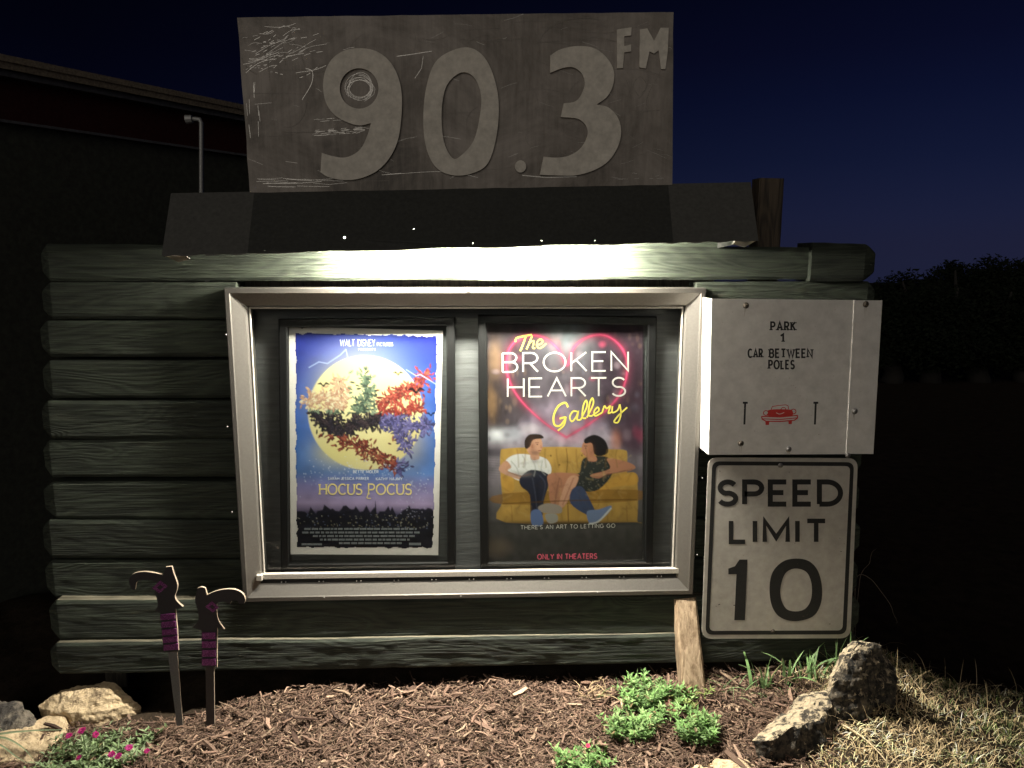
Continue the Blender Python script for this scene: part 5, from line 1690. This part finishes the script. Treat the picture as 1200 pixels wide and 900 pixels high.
# ------------------------------------------------------------------ blades
def blades(x, y, z, Lr, Wr, r, lean, pal, seg=4, droop=1.0, bright=1.0, patchy=False):
    n = len(x)
    L = r.uniform(*Lr, n); wd = r.uniform(*Wr, n)
    az = r.uniform(0, 2 * np.pi, n)
    ln = np.abs(r.normal(lean[0], lean[1], n))
    C = np.stack([x, y, z], -1)
    h = np.stack([np.cos(az), np.sin(az), np.zeros(n)], -1)
    sd = np.stack([-np.sin(az), np.cos(az), np.zeros(n)], -1)
    V = np.zeros((n, 2 * seg + 1, 3))
    p = C.copy(); ang = ln * .4
    st = L / seg
    for s in range(seg):
        f = 1 - (s / seg) ** 2 * .75
        V[:, 2 * s] = p - sd * (wd * f / 2)[:, None]; V[:, 2 * s + 1] = p + sd * (wd * f / 2)[:, None]
        p = p + (h * np.sin(ang)[:, None] + np.array([0, 0, 1.0]) * np.cos(ang)[:, None]) * st[:, None]
        ang = ang + ln * droop * 1.2 / seg
    V[:, 2 * seg] = p
    k = 2 * seg + 1
    fq = np.array([(2 * s, 2 * s + 1, 2 * s + 3, 2 * s + 2) for s in range(seg - 1)])
    ft = np.array([(2 * seg - 2, 2 * seg - 1, 2 * seg)])
    Q = (fq[None] + (np.arange(n) * k)[:, None, None]).reshape(-1, 4)
    T = (ft[None] + (np.arange(n) * k)[:, None, None]).reshape(-1, 3)
    pal = np.array(pal)
    pat = 1.0 if not patchy else (.72 + .5 * sstep(-.6, .6, np.sin(9 * x + 3 * y) * np.cos(11 * y - 2 * x) + .5 * np.sin(23 * x + 17 * y)))[:, None]
    col = np.clip(pal[r.choice(len(pal), n)] * (.6 + .8 * r.random(n))[:, None] * bright * pat, 0, .85)
    return V.reshape(-1, 3), Q.tolist() + T.tolist(), np.repeat(col, k, 0)
def join(parts):
    V, Fc, Cc, o = [], [], [], 0
    for v, f, c in parts:
        V.append(v); Cc.append(c); Fc += [tuple(int(i) + o for i in q) for q in f]; o += len(v)
    return np.concatenate(V), Fc, np.concatenate(Cc)
def tinted(name, parts, mat, parent=None):
    v, f, c = join(parts)
    me = bpy.data.meshes.new("m"); me.from_pydata(v.tolist(), [], f); set_tint(me, c); me.update()
    return link_mesh(name, me, mat, parent)
r5 = np.random.default_rng(5)
STRAW = [(0.44, 0.34, 0.20), (0.38, 0.29, 0.17), (0.52, 0.42, 0.27), (0.28, 0.21, 0.12), (0.34, 0.27, 0.15)]
GREEN = [(0.14, 0.18, 0.06), (0.18, 0.23, 0.08), (0.11, 0.15, 0.05), (0.22, 0.25, 0.11)]
def region(n, x0, x1, y0, y1, cond):
    x = r5.uniform(x0, x1, n); y = r5.uniform(y0, y1, n)
    k = cond(x, y); return x[k], y[k]
gc = lambda x, y: (x > 1.20 + .12 * np.sin(y * 7) + np.abs(r5.normal(0, .09, len(x)))) & (y < 3.55 - .25 * (x - 1.7))
x1_, y1_ = region(34000, 1.05, 3.2, 1.7, 3.6, gc)
x2_, y2_ = region(20000, 1.05, 3.2, 1.7, 3.6, gc)
gdens = r5.random(len(x2_)) < np.clip((.10 + .75 * sstep(1.55, 2.1, x2_)) * (.35 + 1.3 * sstep(-.2, .5, np.sin(8 * x2_ + 2) * np.cos(7 * y2_) + .4 * np.sin(19 * y2_))), 0, 1)
x2_, y2_ = x2_[gdens], y2_[gdens]
sd_ = r5.random(len(x1_)) < 1 - .6 * sstep(1.6, 2.1, x1_)
x1_, y1_ = x1_[sd_], y1_[sd_]
x3_, y3_ = region(900, 1.05, 3.2, 1.7, 3.6, gc)
gp = [blades(x1_, y1_, height(x1_, y1_) - .004, (.02, .065), (.0016, .0036), r5, (1.5, .45), STRAW, bright=1.95, patchy=True),
      blades(x2_, y2_, height(x2_, y2_) - .004, (.018, .055), (.0016, .0038), r5, (1.0, .45), GREEN, bright=1.0, patchy=True),
      blades(x3_, y3_, height(x3_, y3_) + .01, (.06, .16), (.0014, .003), r5, (1.4, .25), STRAW, bright=1.2)]
o = tinted("dry_grass", gp, M['grass'])
tag(o, "dry straw and short green grass on the mound at right", "grass", kind="stuff")

# leafy ground plants
def leafy(name, label, px, py, rx, ry, hgt, n, seed, pal, group, Lr=(.022, .054), Wr=(.007, .0145), extra=None):
    """dense clump of narrow leaves on short stems"""
    r = np.random.default_rng(seed)
    c = on_ground(px, py)
    root = thing(name, label, "plant", (c.x, c.y, c.z), group)
    ns = max(10, n // 17)
    Vl, Fl, Cl, Vs, Fs_ = [], [], [], [], []
    rr = random.Random(seed)
    pal_ = [np.array(p) for p in pal]
    for k in range(ns):
        a = rr.uniform(0, 6.283); q = math.sqrt(rr.random())
        bx, by = c.x + rx * .7 * q * math.cos(a), c.y + ry * .7 * q * math.sin(a)
        bz = hz(bx, by) - .004
        out = Vector((math.cos(a) * q + rr.gauss(0, .35), math.sin(a) * q + rr.gauss(0, .35), 0))
        H = hgt * rr.uniform(.55, 1.15) * (1.1 - .45 * q)
        tip = Vector((bx, by, bz)) + out * rx * .45 + Vector((0, 0, H))
        mid = Vector((bx, by, bz)).lerp(tip, .5) + Vector((0, 0, H * .14))
        P3 = [Vector((bx, by, bz)), mid, tip]
        v, f = tube_mesh(P3, [.0016, .0013, .0007], 4)
        m = len(Vs); Vs += v; Fs_ += [tuple(t + m for t in q_) for q_ in f]
        col = rr.choice(pal_) * rr.uniform(.75, 1.2)
        nl = rr.randint(11, 18)
        for li in range(nl):
            t = .22 + .78 * li / (nl - 1)
            p = (P3[0].lerp(P3[1], t * 2) if t < .5 else P3[1].lerp(P3[2], t * 2 - 1))
            az = li * 2.4 + rr.uniform(-.5, .5)
            up = .25 + .9 * t * rr.uniform(.5, 1.1)
            d = Vector((math.cos(az), math.sin(az), up)).normalized()
            L = rr.uniform(*Lr) * (1.15 - .55 * t); wl = rr.uniform(*Wr) * (1.1 - .3 * t)
            sd_ = d.cross(Vector((0, 0, 1))).normalized(); nn = sd_.cross(d)
            b = len(Vl)
            Vl += [p, p + d * L * .45 - sd_ * wl * .5 + nn * L * .06, p + d * L * .5 + nn * -.04 * L, p + d * L * .45 + sd_ * wl * .5 + nn * L * .06, p + d * L - nn * L * rr.uniform(.0, .3)]
            Fl += [(b, b + 1, b + 2), (b, b + 2, b + 3), (b + 1, b + 4, b + 2), (b + 2, b + 4, b + 3)]
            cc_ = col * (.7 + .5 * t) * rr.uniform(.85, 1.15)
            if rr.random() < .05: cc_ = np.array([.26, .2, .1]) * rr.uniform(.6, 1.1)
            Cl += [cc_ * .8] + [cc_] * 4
    me = mesh_from(Vl, Fl); set_tint(me, np.array(Cl))
    o = link_mesh("foliage", me, M['leaf'], root); o["kind"] = "stuff"
    me = mesh_from(Vs, Fs_); set_tint(me, np.tile(np.array([[.10, .13, .05]]), (len(Vs), 1)))
    o = link_mesh("stems", me, M['leaf'], root); o["kind"] = "stuff"
    return root, c
PL = [(0.15, 0.27, 0.085), (0.19, 0.33, 0.11), (0.12, 0.21, 0.07), (0.24, 0.36, 0.14)]
PD = [(0.17, 0.24, 0.11), (0.21, 0.29, 0.14), (0.26, 0.33, 0.18), (0.12, 0.17, 0.07)]
PR = [(0.22, 0.13, 0.07), (0.16, 0.2, 0.06), (0.18, 0.09, 0.07), (0.13, 0.22, 0.06)]
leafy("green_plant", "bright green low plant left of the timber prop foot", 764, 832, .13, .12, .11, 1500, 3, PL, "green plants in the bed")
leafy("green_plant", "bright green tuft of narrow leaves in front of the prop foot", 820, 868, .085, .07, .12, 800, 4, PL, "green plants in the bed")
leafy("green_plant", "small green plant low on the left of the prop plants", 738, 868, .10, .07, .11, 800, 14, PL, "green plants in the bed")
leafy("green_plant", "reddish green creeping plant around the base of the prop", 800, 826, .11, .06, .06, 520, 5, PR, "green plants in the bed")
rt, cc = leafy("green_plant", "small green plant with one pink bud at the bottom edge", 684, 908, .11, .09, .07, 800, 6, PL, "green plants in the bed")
def flower(parent, px, py, rad, seed, pal, stem=True, Yd=None):
    r = random.Random(seed)
    pr = parent.location
    c = at(px, py, Yd)
    V, Fc, Cc = [], [], []
    tiltx, tilty = r.uniform(-.35, .35), r.uniform(-.7, -.25)
    up = Vector((tiltx, tilty, 1)).normalized(); u = up.orthogonal().normalized(); v = up.cross(u)
    for ringi, (n, rr, lift) in enumerate(((7, 1.0, .0), (6, .72, .22), (5, .42, .4))):
        for i in range(n):
            a = 2 * math.pi * (i + .5 * ringi) / n + r.uniform(-.1, .1)
            d = u * math.cos(a) + v * math.sin(a); s = u * -math.sin(a) + v * math.cos(a)
            R = rad * rr * r.uniform(.85, 1.1); w = R * .42
            b = len(V)
            V += [c + up * lift * rad * .5, c + d * R * .6 - s * w + up * (lift + .2) * rad * .6, c + d * R + up * (lift + .18 + r.uniform(-.1, .1)) * rad * .6, c + d * R * .6 + s * w + up * (lift + .2) * rad * .6]
            Fc.append((b, b + 1, b + 2, b + 3))
            cl = r.choice(pal); Cc += [[x * r.uniform(.5, .7) for x in cl]] + [[x * r.uniform(.8, 1.2) for x in cl]] * 3
    me = mesh_from(V, Fc); set_tint(me, np.array(Cc))
    o = link_mesh("flower", me, M['petal'], parent)
    g = Vector((c.x, c.y + .01, hz(c.x, c.y + .01) - .003))
    v_, f_ = tube_mesh([g, (g + c) / 2 + Vector((.004, .0, 0)), c], [.0018, .0015, .0013], 5)
    me = mesh_from(v_, f_); set_tint(me, np.tile(np.array([[.08, .13, .04]]), (len(v_), 1)))
    link_mesh("flower_stem", me, M['leaf'], parent)
MAG = [(0.30, 0.014, 0.11), (0.25, 0.012, 0.09), (0.38, 0.03, 0.16)]
flower(rt, 689, 874, .010, 77, [(0.7, 0.06, 0.14)], Yd=cc.y - .02)
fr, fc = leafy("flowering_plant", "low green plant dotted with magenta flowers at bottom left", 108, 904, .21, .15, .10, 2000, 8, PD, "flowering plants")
for i, (px, py) in enumerate(((81, 862), (96, 856), (112, 861), (92.5, 888), (131, 884), (139, 886), (151, 876), (172, 880))):
    flower(fr, px, py, .0155 if i not in (3, 7) else .0125, 40 + i, MAG, Yd=fc.y + .03 - .004 * (py - 856))

# weeds, tufts and roots
def tuft(name, label, px, py, n, Lr, Wr, seed, lean=(.6, .3), pal=GREEN, spread=.03, group="weeds along the wall", bright=1.0, cat="weed"):
    r = np.random.default_rng(seed)
    c = on_ground(px, py)
    if c.y > 2.90: c = Vector((at(px, py, 2.90).x, 2.90, 0)); c.z = hz(c.x, c.y)
    x = c.x + r.normal(0, spread, n); y = c.y + r.normal(0, spread * .5, n)
    v, f, cl = blades(x, y, height(x, y) - .004, Lr, Wr, r, lean, pal, 6, bright=bright)
    o = tinted(name, [(v, f, cl)], M['leaf'])
    rebase(o)
    tag(o, label, cat, group)
    return o
WG = [(0.14, 0.24, 0.09), (0.18, 0.28, 0.12), (0.11, 0.18, 0.07)]
tuft("weed", "weed with broad green leaves below the left half of the speed sign", 893, 782, 10, (.10, .21), (.009, .018), 1, pal=WG)
tuft("weed", "weed with one tall broad leaf below the middle of the speed sign", 925, 780, 8, (.10, .22), (.01, .02), 2, pal=WG)
tuft("weed", "spreading green weed left of the tall rock", 958, 778, 18, (.09, .2), (.006, .014), 3, (1.0, .3), WG, .05)
tuft("weed", "upright grass weed at the right corner of the speed sign", 984, 772, 10, (.10, .24), (.004, .008), 4, (.45, .2), WG, .03)
tuft("weed", "pale dead stalks standing below the left half of the speed sign", 899, 784, 9, (.06, .15), (.004, .008), 31, (.9, .3), STRAW, .03)
tuft("weed", "dry pale blades mixed low beside the tall rock", 948, 782, 14, (.05, .12), (.002, .005), 32, (1.2, .3), STRAW, .06)
tuft("weed", "fine grass blades just right of the prop foot", 856, 812, 26, (.06, .16), (.002, .004), 5, (1.15, .3), WG, .05)
tuft("weed", "thin grass blades behind the plants left of the prop", 742, 800, 16, (.06, .16), (.002, .0045), 6, (.9, .3), WG, .06)
tuft("weed", "pair of tiny green leaves by the bottom timber", 621, 797, 3, (.03, .05), (.006, .01), 7, (1.0, .2), WG, .01)
tuft("weed", "small grass sprout in the mulch left of the sloping rock", 912, 818, 14, (.03, .07), (.003, .006), 8, (1.0, .3), WG, .03)
tuft("weed", "grass blades between the two dark-streaked rocks", 982, 838, 14, (.05, .12), (.003, .006), 9, (.9, .3), WG, .02)
tuft("weed", "thin dry stalks rising at the back of the grass mound", 1080, 782, 16, (.08, .2), (.0015, .003), 10, (.8, .3), STRAW, .12)
def ribbon_leaf(paths, label):
    V, Fc, Cc = [], [], []
    for (pts, Y0, Y1, w, col) in paths:
        C = crom(pts, 6, False); m = len(C)
        for i, (x, y) in enumerate(C):
            t = i / (m - 1); p = at(x, y, Y0 + (Y1 - Y0) * t)
            n = Vector((.25, -.55, .8)).normalized()
            a = C[min(i + 1, m - 1)]; b = C[max(i - 1, 0)]
            d = at(a[0], a[1], Y0) - at(b[0], b[1], Y0)
            sd_ = d.cross(n).normalized() * w * (1 - t ** 2.5) * .5
            V += [p - sd_, p + n * -w * .18 * (1 - t), p + sd_]
            Cc += [[c * .8 for c in col], col, [c * 1.1 for c in col]]
        b0 = len(V) - 3 * m
        for i in range(m - 1):
            k = b0 + 3 * i
            Fc += [(k, k + 1, k + 4, k + 3), (k + 1, k + 2, k + 5, k + 4)]
    me = mesh_from(V, Fc); set_tint(me, np.array(Cc))
    o = link_mesh("grass_tuft", me, M['leaf']); rebase(o)
    tag(o, label, "grass")
yl_ = on_ground(-40, 905).y
ribbon_leaf([([(-60, 905), (-30, 868), (0, 860), (40, 856), (80, 855)], yl_, yl_ + .05, .011, (.22, .27, .16)),
             ([(-60, 907), (-32, 872), (0, 864), (24, 874), (41, 892)], yl_, yl_ - .03, .009, (.20, .25, .14)),
             ([(-62, 908), (-36, 880), (-4, 872), (18, 886), (34, 896)], yl_, yl_ - .05, .008, (.18, .23, .13)),
             ([(-58, 906), (-44, 850), (-20, 842), (6, 858)], yl_, yl_ + .03, .009, (.2, .25, .14))],
            "long arching pale green leaves entering from the left edge")

def roots(label, px, py, n, seed, rad=.06):
    r = random.Random(seed)
    c = on_ground(px, py)
    if c.y > 2.9: c = Vector((at(px, py, 2.9).x, 2.9, 0)); c.z = hz(c.x, c.y)
    V, Fc = [], []
    for k in range(n):
        p = Vector((c.x + r.uniform(-.03, .03), c.y + r.uniform(-.02, .02), c.z))
        pts = [p]
        d = Vector((r.gauss(0, 1), r.gauss(0, .5), r.uniform(.4, 1.6))).normalized()
        for s in range(7):
            d = (d + Vector((r.gauss(0, .45), r.gauss(0, .35), r.gauss(-.22, .4)))).normalized()
            pts.append(pts[-1] + d * rad * .26)
        rr = r.uniform(.002, .0048)
        v, f = tube_mesh(pts, [rr * (1 - .09 * i) for i in range(8)], 5)
        m = len(V); V += v; Fc += [tuple(i + m for i in q) for q in f]
    o = part("root_clump", V, Fc, m_plain("dry_root", (.30, .22, .13), .9, 0, .2, 60, .4, .2), None, True)
    rebase(o); tag(o, label, "roots")
roots("tangled pale dead root clump at the foot of the bottom timber", 697, 792, 26, 5, .075)

# arching dead twigs out in the dark right of the speed sign
def twig(label, pts, Yt, rad, seed):
    P = [at(x, y, Yt) for x, y in pts]
    g = P[0].copy()
    C3 = crom([(p.x, p.z) for p in P], 6, False)
    V, Fc = tube_mesh([Vector((a, Yt + .01 * math.sin(i * .7), b)) for i, (a, b) in enumerate(C3)], [rad * (1 - .7 * i / len(C3)) for i in range(len(C3))], 5)
    o = part("bramble_twig", V, Fc, m_plain("dead_twig", (.10, .08, .06), .9), None, True)
    rebase(o); tag(o, label, "twig", "bramble twigs beside the sign")
twig("long thin twig arching over and down beside the speed sign", [(1000, 800), (1000, 720), (1006, 676), (1022, 680), (1040, 704), (1049, 722), (1050, 730)], 3.16, .0022, 1)
twig("short thin twig forking upwards beside the speed sign", [(1003, 800), (1004, 700), (1012, 670), (1020, 655), (1026, 642)], 3.2, .0018, 2)

# straw stalks lying on the mound near the rocks
def stalk(label, pa_, pb__, w_, seed):
    a, b = on_ground(*pa_), on_ground(*pb__)
    pts = [a.lerp(b, t) + Vector((0, 0, .012 + .02 * math.sin(t * 3.1))) for t in np.linspace(0, 1, 8)]
    V, Fc = tube_mesh(pts, [w_ * (1 - .6 * i / 8) for i in range(8)], 5)
    o = part("straw_stalk", V, Fc, m_plain("pale_straw", (.50, .40, .25), .8), None, True)
    rebase(o); tag(o, label, "straw", "loose straw stalks")
stalk("long pale straw stalk lying below the tall rock", (986, 852), (1042, 900), .0042, 1)
stalk("thin straw stalk lying on the mound right of the tall rock", (1040, 772), (1086, 822), .0026, 2)

# ------------------------------------------------------------------ third level: pieces that belong to a part
bpy.context.view_layer.update()
def sub(root, host, names):
    kids = list(root.children)
    h = [c for c in kids if c.name.split('.')[0] == host][0]
    for c in kids:
        if c is not h and c.name.split('.')[0] in names:
            mw = c.matrix_world.copy()
            c.parent = h
            c.matrix_parent_inverse = h.matrix_world.inverted()
            c.matrix_basis = mw
for root in list(COL.objects):
    if root.parent is not None or root.type != 'EMPTY': continue
    n = root.name.split('.')[0]
    if n == 'movie_poster': sub(root, 'paper', ('printed_picture', 'lettering', 'title_lettering', 'tagline_lettering', 'release_lettering', 'script_lettering', 'credit_lines', 'screw'))
    elif n == 'parking_sign': sub(root, 'face_sheet', ('lettering', 'pole_mark', 'red_car_picture', 'grille_highlight'))
    elif n == 'speed_limit_sign': sub(root, 'plate', ('lettering', 'border', 'digit', 'paint_chips'))
    elif n == 'yard_stake': sub(root, 'cutout', ('diamond', 'grip_band'))
    elif n == 'frequency_sign': sub(root, 'sheet', ('scratches', 'scribbles'))
    elif n == 'fluorescent_lamp': sub(root, 'housing', ('hanger', 'lamp_holder'))
    elif n == 'building': sub(root, 'roof', ('roof_edge', 'fascia_board'))
